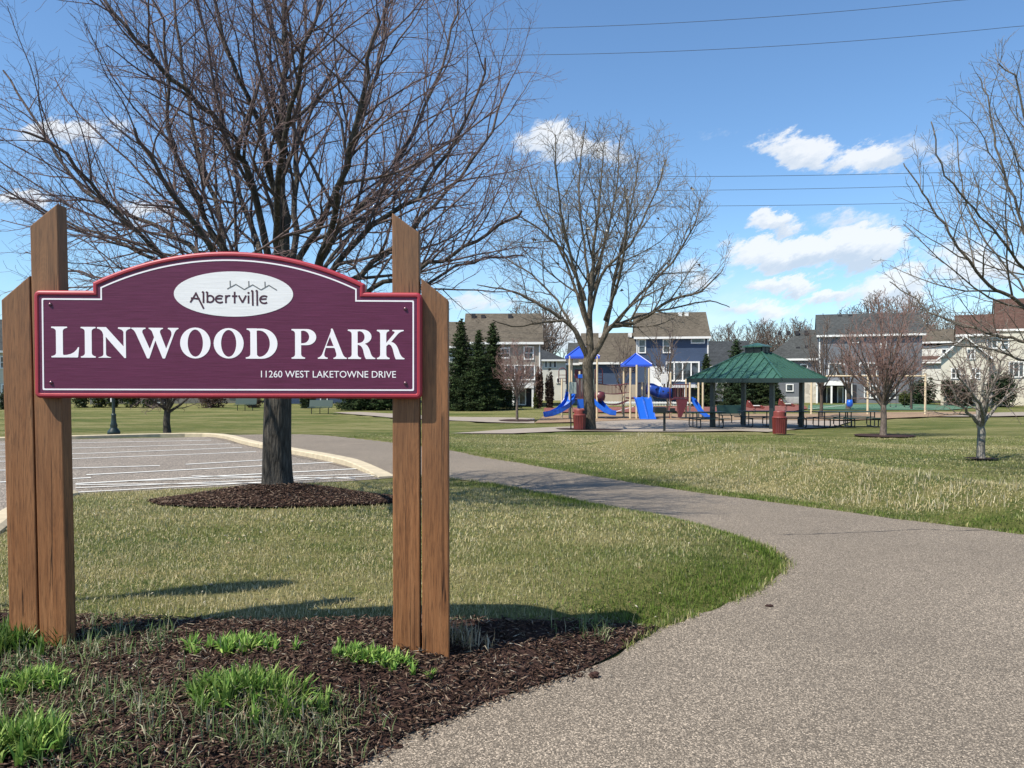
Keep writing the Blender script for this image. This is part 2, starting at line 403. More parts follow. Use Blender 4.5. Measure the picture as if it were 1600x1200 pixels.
def speck_mat(name, c1, c2, sc, rough=.9, bump=.6, dist=.01, aniso=(1,1,1)):
    m, t = mat(name); g = t.vm('MULTIPLY', t.g('ShaderNodeNewGeometry').outputs['Position'], aniso).outputs[0]
    v = t.g('ShaderNodeTexVoronoi', {'Vector': g, 'Scale': float(sc)}); n = t.noise(g, sc*.1, 4)
    sp = t.g('ShaderNodeSeparateXYZ', {0: v.outputs['Color']}).outputs[0]
    f = t.math('ADD', t.math('MULTIPLY', sp, .6), t.math('MULTIPLY', n.outputs[0], .5))
    return finish(m, t, t.mix(f, c1, c2), rough, sp, bump, dist, spec=.2)
MULCH = speck_mat('bark_mulch', (.016, .009, .007), (.065, .034, .027), 60, aniso=(1, 1.6, 1))
CHIPG = speck_mat('play_woodchips', (.16, .10, .06), (.33, .235, .155), 14)
COURT_R = speck_mat('red_court', (.165, .058, .048), (.21, .08, .066), 9, bump=.1)
COURT_G = speck_mat('green_court', (.055, .12, .075), (.075, .15, .095), 9, bump=.1)

def attr_mat(name, rough=.6, transl=.0, spec=.3):
    m, t = mat(name); a = t.g('ShaderNodeAttribute', attribute_name='Col').outputs['Color']
    p = t.g('ShaderNodeBsdfPrincipled', {'Base Color': a, 'Roughness': rough, 'Specular IOR Level': spec})
    if transl:
        tr = t.g('ShaderNodeBsdfTranslucent', {0: a})
        p = t.g('ShaderNodeMixShader', {0: transl, 1: p, 2: tr})
    t.g('ShaderNodeOutputMaterial', {0: p}); return m
BLADE = attr_mat('grass_blades', .75, .35, .08); CHIP = attr_mat('mulch_chips', .85, 0, .15); LEAF = attr_mat('leaves', .5, .3)
NEEDLE = attr_mat('needles', .8, .1, .08)

def bark_mat(name, c1, c2, twig, s=1.0):
    m, t = mat(name); g = t.g('ShaderNodeTexCoord').outputs['Object']
    v = t.g('ShaderNodeTexVoronoi', {'Vector': t.vm('MULTIPLY', g, (1, 1, .16)).outputs[0], 'Scale': 26*s}, feature='DISTANCE_TO_EDGE')
    n = t.noise(t.vm('MULTIPLY', g, (1, 1, .3)).outputs[0], 22*s, 6, .7); b = t.noise(g, 3, 3)
    f = t.math('ADD', t.math('MULTIPLY', t.math('MINIMUM', t.math('MULTIPLY', v.outputs['Distance'], 2.2), 1.0), .4), t.math('MULTIPLY', n.outputs[0], .7))
    c = t.mix(t.g('ShaderNodeMapRange', {0: f, 1: .25, 2: .75}).outputs[0], c1, c2)
    c = t.mix(t.g('ShaderNodeMapRange', {0: b.outputs[0], 1: .45, 2: .75, 3: 0, 4: .4}).outputs[0], c, tuple(x*1.4 for x in c2))
    a = t.g('ShaderNodeAttribute', attribute_name='Col'); tw = t.g('ShaderNodeSeparateXYZ', {0: a.outputs['Color']}).outputs[0]
    c = t.mix(tw, c, twig)
    return finish(m, t, c, .85, f, .9, .03, spec=.2)
BARK_A = bark_mat('dark_linden_bark', (.020, .017, .014), (.105, .092, .076), (.165, .115, .112))
BARK_B = bark_mat('grey_ash_bark', (.030, .024, .017), (.17, .14, .105), (.19, .165, .14), .8)
BARK_C = bark_mat('reddish_young_bark', (.07, .052, .042), (.22, .175, .145), (.25, .15, .13))
BARK_D = bark_mat('pale_lichen_bark', (.06, .05, .042), (.38, .35, .30), (.19, .14, .12), .6)
BARK_E = bark_mat('brown_far_bark', (.05, .038, .03), (.13, .10, .08), (.17, .13, .115))

def siding(name, c, per=6.0, var=.1):
    m, t = mat(name); g = t.g('ShaderNodeTexCoord').outputs['Object']
    z = t.g('ShaderNodeSeparateXYZ', {0: g}).outputs[2]
    fr = t.math('FRACT', t.math('MULTIPLY', z, per))
    n = t.noise(g, .8, 4)
    k = t.math('MULTIPLY', t.g('ShaderNodeMapRange', {0: fr, 1: 0, 2: .12, 3: .72, 4: 1}).outputs[0], t.g('ShaderNodeMapRange', {0: n.outputs[0], 1: .3, 2: .7, 3: 1-var, 4: 1+var}).outputs[0])
    cc = t.vm('SCALE', tuple(c)); t.t.links.new(k, cc.inputs['Scale'])
    return finish(m, t, cc.outputs[0], .7, fr, .4, .02, spec=.3)
def shingle(name, c):
    m, t = mat(name); g = t.g('ShaderNodeTexCoord').outputs['Object']
    v = t.g('ShaderNodeTexVoronoi', {'Vector': t.vm('MULTIPLY', g, (1, 1, 2)).outputs[0], 'Scale': 5.0}); n = t.noise(g, .5, 4); n2 = t.noise(g, 12, 3)
    sp = t.g('ShaderNodeSeparateXYZ', {0: v.outputs['Color']}).outputs[0]
    k = t.math('ADD', t.math('ADD', t.math('MULTIPLY', sp, .35), t.math('MULTIPLY', n.outputs[0], .5)), t.math('MULTIPLY', n2.outputs[0], .5))
    k = t.math('ADD', k, .15)
    cc = t.vm('SCALE', tuple(c)); t.t.links.new(k, cc.inputs['Scale'])
    return finish(m, t, cc.outputs[0], .95, sp, .5, .02, spec=.1)
def glass_mat(name, c=(.02, .025, .03)):
    m, t = mat(name); g = t.g('ShaderNodeTexCoord').outputs['Object']; n = t.noise(g, 1.5, 3)
    c2 = t.mix(t.g('ShaderNodeMapRange', {0: n.outputs[0], 1: .45, 2: .6}).outputs[0], c, tuple(x*4 for x in c))
    return finish(m, t, c2, .08, spec=.8)
GLASS = glass_mat('window_glass')
WHITE_T = plain('white_trim', (.74, .73, .70), .5, .05)
ROOF_BR = shingle('brown_shingles', (.118, .100, .078)); ROOF_GR = shingle('grey_shingles', (.070, .074, .074)); ROOF_DK = shingle('charcoal_shingles', (.05, .055, .06)); ROOF_RB = shingle('red_brown_shingles', (.105, .062, .050))
SID_BLUE = siding('blue_siding', (.052, .078, .135)); SID_BEI = siding('beige_siding', (.42, .35, .27)); SID_GREY = siding('grey_siding', (.15, .16, .18))
SID_WHITE = siding('white_siding', (.66, .64, .58)); SID_TAN = siding('taupe_siding', (.27, .24, .20)); SID_GG = siding('grey_green_siding', (.19, .23, .22))
SID_CREAM = siding('cream_siding', (.56, .52, .43)); STONE = speck_mat('pale_stone', (.30, .27, .23), (.62, .57, .49), 3, bump=.5, dist=.05)
DARKIN = plain('dark_parts_and_shade', (.02, .02, .025), .8)  # near-black: painted shade under decks, also vents, cracks and openings
P_TAN = plain('tan_powder_coat', (.62, .50, .33), .4, .05); P_BLUE = plain('blue_plastic', (.012, .10, .50), .3, .08, 2); P_TUBE = plain('shaded_blue_plastic', (.016, .055, .30), .35, .08, 2); P_ROOF = plain('blue_roof_plastic', (.030, .085, .50), .35, .08, 2)  # tunnel blue is a darkened copy with its shade painted in
P_MAR = plain('maroon_coat', (.105, .022, .030), .4, .1); P_WHITE = plain('white_panel', (.70, .68, .64), .5, .06)
P_RED = plain('red_metal', (.19, .036, .028), .45, .1); P_SIGNG = plain('grey_box_paint', (.26, .30, .28), .5, .05)
GREEN_RF = plain('green_metal_roof', (.034, .096, .068), .38, .06, 2); GREEN_DK = plain('dark_green_metal', (.010, .022, .020), .4, .1); GREEN_BN = plain('bench_green', (.013, .038, .029), .45, .1)
POSTG = plain('slate_green_post', (.016, .024, .026), .4, .1)
IRON = plain('black_iron', (.012, .015, .016), .4, .1); GLOBE = plain('frosted_globe', (.75, .73, .68), .3, .03)
WIRE = plain('power_cable', (.045, .05, .06), .6, .05)
# ------------------------------------------------------------------ the ground and what is laid on it
MULCH_BED = [tuple(p) for p in EDGE_L if p[1] < tuple(G(1030, 985, H0))[1]+.05]
BED_TOP = g1([(1030,984),(960,978),(900,976),(820,975),(720,974),(600,972),(450,976),(300,974),(200,972),(118,968),(60,966),(0,962),(-120,960)])
MULCH_BED = MULCH_BED+BED_TOP[1:]+[(-6, 3.6), (-6, .6), (-2.4, .6)]
PLAZA = g0([(703,678),(800,672),(890,667.5),(930,660),(1040,656),(1100,659),(1170,656),(1290,659),(1330,660),(1300,668),(1262,671),(1200,676),(1150,674),(1000,674.5),(900,674.5),(800,678)])
WALK_L = g0([(520,645),(560,644),(700,651.5),(760,652.5),(835,654),(835,661),(760,660),(700,658),(610,653)])
WALK_R = g0([(1440,651),(1530,645.5),(1700,643),(1900,640),(1900,645),(1700,649),(1560,651)])
CHIPS_P = g0([(835,661),(850,651),(930,648),(1000,647),(1100,648),(1280,647),(1380,645),(1530,644),(1560,646),(1450,652),(1380,655),(1290,659),(1170,656),(1100,659),(1040,656),(930,660)])
CRT_R = g0([(850,638),(1000,636),(1255,632.5),(1262,639),(1240,643),(1000,645),(850,645)])
CRT_G = g0([(1263,633.5),(1420,631.5),(1535,636.5),(1480,641.5),(1262,640.5)])
def make_ground():
    def axis(lo, hi, st, far_lo, far_hi, g=1.16):
        a = list(np.arange(lo, hi+1e-6, st)); s = st; x = a[-1]
        while x < far_hi: s *= g; x += s; a.append(x)
        s = st; x = lo; b = []
        while x > far_lo: s *= g; x -= s; b.append(x)
        return np.array(b[::-1]+a)
    xs = axis(-8, 10, .16, -1500, 1500, 1.1); ys = axis(0, 20, .16, -40, 3000, 1.07)
    X, Y = np.meshgrid(xs, ys); x = X.ravel(); y = Y.ravel(); z = H(x, y)
    for P in (PATH, LOT, PLAZA, WALK_L, WALK_R, CHIPS_P, CRT_R, CRT_G):
        k = inside(P, x, y); z[k] -= np.clip((pdist(P, x[k], y[k])-.15)*.3, 0, .09)
    nx, ny = len(xs), len(ys); i = np.arange(nx-1)[None, :]+nx*np.arange(ny-1)[:, None]
    i = i.ravel(); f = np.column_stack([i, i+1, i+1+nx, i+nx])
    tag(arr_mesh('lawn', np.column_stack([x, y, z]), f, LAWN, smooth=True), kind='structure')
make_ground()
def hmax(k):
    return lambda x, y: H0(x, y)
sheet('footpath', PATH, .45, ASPH, .012, hf=H0, jit=.013)
sheet('parking_lot', LOT, 1.4, ASPH2, .006, hf=H0)
sheet('plaza', PLAZA, 1.6, CONC, .03)
sheet('walkway', WALK_L, 1.6, CONC, .03); sheet('walkway', WALK_R, 1.6, CONC, .035)
sheet('playground_surface', CHIPS_P, 1.5, CHIPG, .045)
sheet('sports_court', CRT_R, 3, COURT_R, .05, hf=H0); sheet('sports_court', CRT_G, 3, COURT_G, .05, hf=H0)
sheet('mulch_bed', MULCH_BED, .12, MULCH, .02)
def ring_poly(cx, cy, rx, ry, n=26, j=.06, seed=0):
    rg = random.Random(seed)
    return [(cx+rx*(1+rg.uniform(-j, j))*math.cos(2*math.pi*i/n), cy+ry*(1+rg.uniform(-j, j))*math.sin(2*math.pi*i/n)) for i in range(n)]
MA = ring_poly(MULCH_A[0], MULCH_A[1], 1.56, 1.0, 40, .05)
sheet('mulch_ring', MA, .14, MULCH, .025)
T_B = G(921, 672); T_C = G(808, 658); T_D = G(1380, 682); T_E = G(1533, 719)
for k, (t_, rx, ry) in enumerate(((T_B, 1.5, 1.1), (T_C, 1.1, 1.3), (T_D, 1.05, 1.2), (T_E, .35, .3))):
    sheet('mulch_ring', ring_poly(t_.x, t_.y, rx, ry, 24, .07, k), .5, MULCH, .05)
# painted lines: strips following the ground
def strip(name, a, b, w, m, off, hf=H0):
    a = np.array(a[:2]); b = np.array(b[:2]); L = np.hypot(*(b-a)); n = max(2, int(L/1.5)); d = (b-a)/L; s = np.array((-d[1], d[0]))*w/2
    V = []; 
    for i in range(n+1):
        p = a+(b-a)*i/n
        for q in (p-s, p+s): V.append((q[0], q[1], float(hf(q[0], q[1]))+off))
    return V, [(2*i, 2*i+2, 2*i+3, 2*i+1) for i in range(n)]
def lines(name, segs, w, m, off, kind='structure'):
    mb = MB()
    for a, b in segs:
        V, f = strip('', G(*a, H0), G(*b, H0), w, m, off); mb.add(V, f)
    o = mb.build(name, m, fixn=False); return tag(o, kind=kind)
lines('parking_lines', [((-60,696),(330,688.5)),((-60,706),(360,694)),((-60,716),(378,700)),((-60,724),(400,706.5)),((290,726.5),(440,718)),((-40,737),(250,728.5)),
    ((135,743),(540,722)),((-30,756),(142,747.5)),((118,757),(565,733))], .13, LINE, .016)
lines('parking_hatch', [((118,764),(500,747.5)),((200,753),(585,742)),((118,771),(600,744)),((300,745),(555,749)),((118,759),(430,756))], .075, LINE, .020)
lines('court_lines', [((1265,636),(1500,640)),((1300,634),(1520,638)),((1263,640),(1330,632.5)),((870,640),(1240,635)),((960,645),(990,636))], .12, LINE, .062)
# kerb: a real step along the edge of the lot
def kerb(name, line, w, h, m):
    P = smooth_line(line, 5); prof = [(-w/2, -.05), (-w/2, h*.85), (-w/2+.03, h), (w/2-.05, h), (w/2, h*.7), (w/2+.02, -.05)]
    V = []; n = len(P); k = len(prof)
    for i, p in enumerate(P):
        d = P[min(i+1, n-1)]-P[max(i-1, 0)]; d = d/np.hypot(*d); s = np.array((-d[1], d[0])); e = min(1, (n-1-i)/6)
        for a, z in prof:
            q = p+s*a; V.append((q[0], q[1], float(H0(q[0], q[1]))+(z*(.25+.75*e) if z > 0 else z)))
    f = [(i*k+j, (i+1)*k+j, (i+1)*k+j+1, i*k+j+1) for i in range(n-1) for j in range(k-1)]
    f += [tuple(range(k)), tuple(range((n-1)*k, n*k))[::-1]]
    mb = MB(); mb.add(V, f); return tag(mb.build(name, m), kind='structure')
kerb('kerb', [p for p in LOT_EDGE], .34, .13, CURB)
kerb('kerb', list(g0([(112,777),(60,788),(22,806),(2,824),(-90,905),(-200,1010)])), .22, .10, CURB)
# the hairline crack across the path
def crack(pts, w=.006):
    rg = random.Random(4); P = smooth_line(g0(pts), 9); V = []; 
    for i, p in enumerate(P):
        j = rg.uniform(-.012, .012); ww = w*rg.uniform(.4, 1.5)
        for s in (-1, 1): V.append((p[0], p[1]+j+s*ww, float(H0(p[0], p[1]))+.016))
    mb = MB(); mb.add(V, [(2*i, 2*i+2, 2*i+3, 2*i+1) for i in range(len(P)-1)])
    return tag(mb.build('path_crack', DARKIN, fixn=False), kind='structure')
crack([(1215,838),(1290,836),(1370,833),(1440,829),(1500,831),(1580,829)])

# ------------------------------------------------------------------ the park sign
K = 3.72/F; SGX = (357.5-800)*K
z_of = lambda py: EYE+(595-py)*K
u_of = lambda px: (px-357.5)*K
SIGN = empty('park_sign', (SGX, 3.72, Hs(SGX, 3.8)), 'large maroon wooden park sign with white lettering standing between four timber posts', 'sign', rz=R(1.9))
SB = SIGN.location.z
def tri_fill(polys, holes=()):
    """union of 2-D polygons minus holes -> verts, tris"""
    vs = []; es = []
    for P in list(polys)+list(holes):
        n = len(vs); vs += [Vector(p) for p in P]; es += [(n+i, n+(i+1) % len(P)) for i in range(len(P))]
    r = delaunay_2d_cdt(vs, es, [], 0, 1e-7); v = np.array([q[:] for q in r[0]]); f = np.array(r[2])
    c = v[f].mean(axis=1); keep = np.zeros(len(f), bool)
    for P in polys: keep |= inside(P, c[:,0], c[:,1])
    for P in holes: keep &= ~inside(P, c[:,0], c[:,1])
    return v, f[keep]
def raised(name, polys, holes, y_back, y_front, m, parent, conv):
    """flat letter shapes with real thickness; conv maps shape coords -> (u, v)"""
    pv = [[conv(p) for p in P] for P in polys]; hv = [[conv(p) for p in P] for P in holes]
    v, f = tri_fill(pv, hv); n = len(v)
    V = [(a, y_front, b) for a, b in v]+[(a, y_back, b) for a, b in v]
    a, b, c = v[f[:,0]], v[f[:,1]], v[f[:,2]]; cr = (b-a)[:,0]*(c-a)[:,1]-(b-a)[:,1]*(c-a)[:,0]; f[cr < 0] = f[cr < 0][:, ::-1]
    cnt = {}
    for t in f:
        for i in range(3):
            e = (int(t[i]), int(t[(i+1) % 3])); cnt[e] = 1
    F2 = [tuple(map(int, t)) for t in f]
    for (i, j) in list(cnt):
        if (j, i) not in cnt: F2.append((j, i, i+n, j+n))
    mb = MB(); mb.add(V, F2)
    return mb.build(name, m, parent, fixn=False)
# board outlines, inset by t (metres)
def outline(t, rc=.026):
    W = 299.5*K-t; B = z_of(622.5)-SB+t; Sh = z_of(455.5)-SB-t; U = 210*K-t; Rr = 474*K; zc = z_of(393.5)-SB-Rr; Rr -= t
    r = max(rc-t*.8, .006); pts = []
    def corner(cx, cz, a0):
        for i in range(6): a = a0+i*math.pi/10; pts.append((cx+r*math.cos(a), cz+r*math.sin(a)))
    corner(W-r, B+r, -math.pi/2); corner(W-r, Sh-r, 0)
    zU = zc+math.sqrt(Rr*Rr-U*U); pts.append((U, Sh)); 
    a0 = math.atan2(zU-zc, U)
    for i in range(41): a = a0+(math.pi-2*a0)*i/40; pts.append((Rr*math.cos(a), zc+Rr*math.sin(a)))
    pts.append((-U, Sh)); corner(-W+r, Sh-r, math.pi/2); corner(-W+r, B+r, math.pi)
    return pts
def board():
    ins = [(0, .048), (0, .012), (.004, .004), (.010, 0), (.019, 0), (.024, .006)]
    rings = [outline(t) for t, _ in ins]; n = len(rings[0]); V = []
    for (t, y), rg in zip(ins, rings): V += [(x, y, z) for x, z in rg]
    f = []
    for k in range(len(ins)-1):
        for i in range(n): f.append((k*n+i, k*n+(i+1) % n, (k+1)*n+(i+1) % n, (k+1)*n+i))
    f.append(tuple(range(n)))
    mb = MB(); mb.add(V, f); mb.build('border', S_RED, SIGN)
    v, tf = tri_fill([outline(.0242)]); mb = MB(); mb.add([(a, .005, b) for a, b in v], [tuple(map(int, t)) for t in tf]); 
    b = mb.build('board', S_PUR, SIGN, fixn=False)
    raised('pinstripe', [outline(.0385)], [outline(.0455)], .006, .0038, S_WHITE, SIGN, lambda p: p)
board()
ident = lambda ox, oy, sc: (lambda p: (u_of(ox+p[0]/sc), z_of(oy+p[1]/sc)-SB))
qb = lambda p0, p1, p2, n=5: [((1-t)**2*p0[0]+2*t*(1-t)*p1[0]+t*t*p2[0], (1-t)**2*p0[1]+2*t*(1-t)*p1[1]+t*t*p2[1]) for t in [i/n for i in range(n+1)]]
def ell(cx, cy, rx, ry, a0=0, a1=360, n=32):
    full = abs(a1-a0) >= 360; m = n if full else n+1
    return [(cx+rx*math.cos(R(a0+(a1-a0)*i/n)), cy+ry*math.sin(R(a0+(a1-a0)*i/n))) for i in range(m)]
def stem(x0, x1, top, bot, tl, tr, bl, br, h=16, g=62):
    P = [(tl, top), (tr, top)] if tr > tl else []
    P = [(tl, top+h), (tl+4, top), (tr-4, top), (tr, top+h)] + qb((tr, top+h), (x1, top+h+8), (x1, top+g))
    P += qb((x1, bot-g), (x1, bot-h-8), (br, bot-h)) + [(br, bot-h), (br-4, bot), (bl+4, bot), (bl, bot-h)] + qb((bl, bot-h), (x0, bot-h-8), (x0, bot-g))
    P += qb((x0, top+g), (x0, top+h+8), (tl, top+h))
    out = [P[0]]
    for p in P[1:]:
        if math.hypot(p[0]-out[-1][0], p[1]-out[-1][1]) > .5: out.append(p)
    return out[:-1] if math.hypot(out[0][0]-out[-1][0], out[0][1]-out[-1][1]) < .5 else out
def bar_(x0, x1, y0, y1): return [(x0, y0), (x1, y0), (x1, y1), (x0, y1)]
Z1 = ident(80, 500, 8.42); Z2 = ident(260, 500, 8.42); Z3 = ident(445, 500, 8.42)
yb, yf = .006, .0038
Lt = [(Z1, [stem(97,185,98,500,35,243,35,215), [(150,500),(372,500),(379,494),(393,372),(386,364),(378,368)]+qb((378,368),(330,470),(185,470))+[(150,480)]], []),
 (Z1, [stem(467,555,100,502,413,607,413,607)], []),
 (Z1, [stem(705,738,250,502,712,730,640,803,6,50), [(740,102),(968,358),(972,400),(995,505),(975,505),(735,228),(738,270),(705,270),(704,200)]+qb((704,200),(690,130),(625,120))+[(625,104),(629,102)], [(965,345),(965,170)]+qb((965,170),(958,132),(895,122))+[(895,108),(899,103),(1051,103),(1055,108),(1055,122)]+qb((1055,122),(1000,130),(995,170))+[(995,505),(972,505)]], []),
 (Z1, [[(1065,120),(1065,110),(1069,107),(1246,107),(1250,111),(1250,122)]+qb((1250,122),(1200,128),(1208,170))+[(1303,385),(1362,225),(1380,262),(1297,505),(1290,510),(1272,510),(1265,503),(1128,190)]+qb((1128,190),(1105,135),(1065,120)),
       [(1290,120),(1290,112),(1294,108),(1471,108),(1475,112),(1475,122)]+qb((1475,122),(1428,132),(1437,172))+[(1515,380),(1584,205)]+qb((1584,205),(1595,140),(1538,122))+[(1538,112),(1542,108),(1672,108),(1676,112),(1676,122)]+qb((1676,122),(1638,130),(1618,190))+[(1500,505),(1494,510),(1475,510),(1466,503),(1362,240),(1340,175)]+qb((1340,175),(1325,132),(1290,120))], []),
 (Z2, [ell(377,305,197,203)], [ell(377,306,99,178)]), (Z2, [ell(810,307,195,200)], [ell(810,308,99,176)]),
 (Z2, [stem(1092,1175,110,508,1043,1180,1030,1180), [(1140,112),(1240,112)]+ell(1240,310,205,198,-90,90,20)+[(1140,508)]], [[(1175,140),(1200,136)]+ell(1205,310,141,174,-80,80,18)+[(1205,484),(1178,460)]]),
 (Z3, [stem(118,197,115,507,70,197,70,250), [(150,115),(270,115)]+ell(270,221,125,106,-90,90,18)+[(190,327),(150,320)]], [[(197,140),(225,136)]+ell(222,219,81,83,-90,90,14)+[(197,302)]]),
 (Z3, [[(588,112),(600,105),(612,112),(741,440)]+qb((741,440),(760,487),(795,493))+[(795,505),(791,507),(624,507),(620,503),(620,493)]+qb((620,493),(668,485),(657,435))+[(640,375),(630,362),(520,362),(503,425)]+qb((503,425),(485,485),(545,492))+[(545,503),(541,507),(419,507),(415,503),(415,492)]+qb((415,492),(455,485),(475,440))+[(588,140)]], [[(575,215),(622,338),(527,338)]]),
 (Z3, [stem(860,938,118,507,808,945,810,985), [(900,118),(1005,118)]+ell(1005,212,115,94,-90,70,16)+[(1030,306)]+qb((1030,306),(1080,320),(1108,425))+qb((1108,425),(1125,487),(1170,493))+[(1170,503),(1166,507),(1050,507)]+qb((1050,507),(1030,490),(1015,410))+qb((1015,410),(1000,320),(930,318))+[(900,318)]], [[(938,144),(960,140)]+ell(955,217,75,79,-90,90,14)+[(938,296)]]),
 (Z3, [stem(1235,1315,120,508,1190,1355,1190,1360), [(1300,310),(1420,165)]+qb((1420,165),(1438,140),(1395,136))+[(1395,125),(1399,121),(1541,121),(1545,125),(1545,135)]+qb((1545,135),(1500,142),(1470,172))+[(1380,280)]+qb((1380,280),(1450,290),(1482,400))+qb((1482,400),(1510,490),(1555,495))+[(1555,504),(1551,509),(1440,509)]+qb((1440,509),(1428,490),(1410,415))+qb((1410,415),(1390,310),(1345,312))+[(1300,350)]], [])]
for conv, P, Hh in Lt: raised('letter', P, Hh, yb, yf, S_WHITE, SIGN, conv)
# oval with the town name
ZO = ident(250, 400, 6.957)
OV = raised('oval_panel', [ell(795,415,640,245,n=64)], [], .006, .0036, S_OVAL, SIGN, ZO)
def stroke(pts, w, closed=False):
    out = []
    for a, b in zip(pts[:-1], pts[1:]):
        dx, dy = b[0]-a[0], b[1]-a[1]; L = math.hypot(dx, dy); nx, ny = -dy/L*w/2, dx/L*w/2
        ex, ey = dx/L*w*.12, dy/L*w*.12
        out.append([(a[0]+nx-ex, a[1]+ny-ey), (b[0]+nx+ex, b[1]+ny+ey), (b[0]-nx+ex, b[1]-ny+ey), (a[0]-nx-ex, a[1]-ny-ey)])
    return out
arcs = lambda cx, cy, rx, ry, a0, a1, n=12: [(cx+rx*math.cos(R(a0+(a1-a0)*i/n)), cy+ry*math.sin(R(a0+(a1-a0)*i/n))) for i in range(n+1)]
town = []
for s_ in ([(332,508),(392,412)], [(388,402),(474,575)], [(340,462),(430,470)], [(458,394),(472,398),(472,512)], [(500,396),(514,400),(514,510)], arcs(543,470,38,36,-150,150),
           arcs(648,472,46,38,-50,-310,14), [(600,468),(668,465)], [(712,430),(712,512)], arcs(745,468,32,34,-170,-70,5), [(806,392),(806,514)], [(780,438),(832,438)],
           [(850,432),(890,506),(928,432)], [(955,432),(955,514)], [(985,378),(999,382),(1001,538)], [(1034,376),(1047,380),(1049,538)], arcs(1124,474,46,40,-50,-310,14), [(1075,470),(1146,466)]):
    town += stroke(s_, 19)
town.append(ell(955,402,12,12,n=12))
raised('town_lettering', town, [], .004, .0028, S_DARK, OV, ZO)
roofs = []
for s_ in ([(728,360),(820,310),(910,365),(1000,314),(1090,368),(1175,318),(1260,371)], [(758,272),(760,345)], [(958,275),(960,335)], [(1132,280),(1134,340)]): roofs += stroke(s_, 11)
raised('roofline_mark', roofs, [], .004, .0028, S_GREY, OV, ZO)
# address line, built-in sans letters turned to mesh
cu = bpy.data.curves.new('address', 'FONT'); cu.body = '11260 WEST LAKETOWNE DRIVE'; cu.extrude = .02; cu.resolution_u = 4
to = bpy.data.objects.new('tmp', cu); C.objects.link(to); bpy.context.view_layer.update()
me = bpy.data.meshes.new_from_object(to.evaluated_get(bpy.context.evaluated_depsgraph_get())); bpy.data.objects.remove(to)
co = np.array([v.co[:] for v in me.vertices]); x0, x1 = co[:,0].min(), co[:,0].max(); y1 = co[:,1].max(); y0 = co[:,1].min()
ww = (616.3-406)*K; hh = 10.6*K
for v, c_ in zip(me.vertices, co):
    v.co = (u_of(406)+(c_[0]-x0)/(x1-x0)*ww, .0046-(c_[2])*.04, z_of(589.6)-SB+(c_[1]-y0)/(y1-y0)*hh)
me.materials.clear(); me.materials.append(S_WHITE); ao = bpy.data.objects.new('address_lettering', me); C.objects.link(ao); ao.parent = SIGN
for px, py in ((83.5,477.5),(83.5,598.5),(631,481),(631,598)):
    mb = MB(); mb.lathe([(.0085,0),(.0083,.003),(.006,.006),(.003,.0075)], 14)
    b = mb.build('bolt', BOLT, SIGN, smooth=True, loc=(u_of(px), .0045, z_of(py)-SB)); b.rotation_euler = (R(90), 0, 0)
# posts: x range and top heights from the photograph's proportions, real 4x6 timbers
def post(xl, xr, zl, zr, yf_, lean=0, dep=.088):
    me = bpy.data.meshes.new('post'); bm = bmesh.new()
    zb = -.35; V = []
    n = 10
    for k in range(n+1):
        t = k/n
        for (x, y, zt) in ((xl, yf_, zl), (xr, yf_, zr), (xr, yf_+dep, zr), (xl, yf_+dep, zl)):
            V.append(bm.verts.new((x+lean*(1-t)*1.0, y, zb+(zt-zb)*t)))
    for k in range(n):
        for j in range(4): bm.faces.new((V[4*k+j], V[4*k+(j+1) % 4], V[4*k+4+(j+1) % 4], V[4*k+4+j]))
    bm.faces.new(V[-4:]); bm.faces.new(V[:4][::-1]); bmesh.ops.recalc_face_normals(bm, faces=bm.faces)
    bm.to_mesh(me); bm.free(); me.materials.append(W_POST); o = bpy.data.objects.new('post', me); C.objects.link(o); o.parent = SIGN
    m = o.modifiers.new('bevel', 'BEVEL'); m.width = .005; m.segments = 2; m.limit_method = 'ANGLE'
    return o
kp = (3.72+.05)/F; up = lambda px: (px-357.5)*kp+(357.5-800)*(kp-K)*1.0
zp = lambda py: EYE+(595-py)*kp-SB
post(up(55), up(97), zp(357), zp(322), .05, .030); post(up(10), up(53.5), zp(471), zp(433), .052, .025)
post(up(611), up(653.5), zp(331), zp(362), .05, .004); post(up(656.5), up(699), zp(433), zp(467), .051, .006)
SIGN.rotation_euler[1] = R(.15)

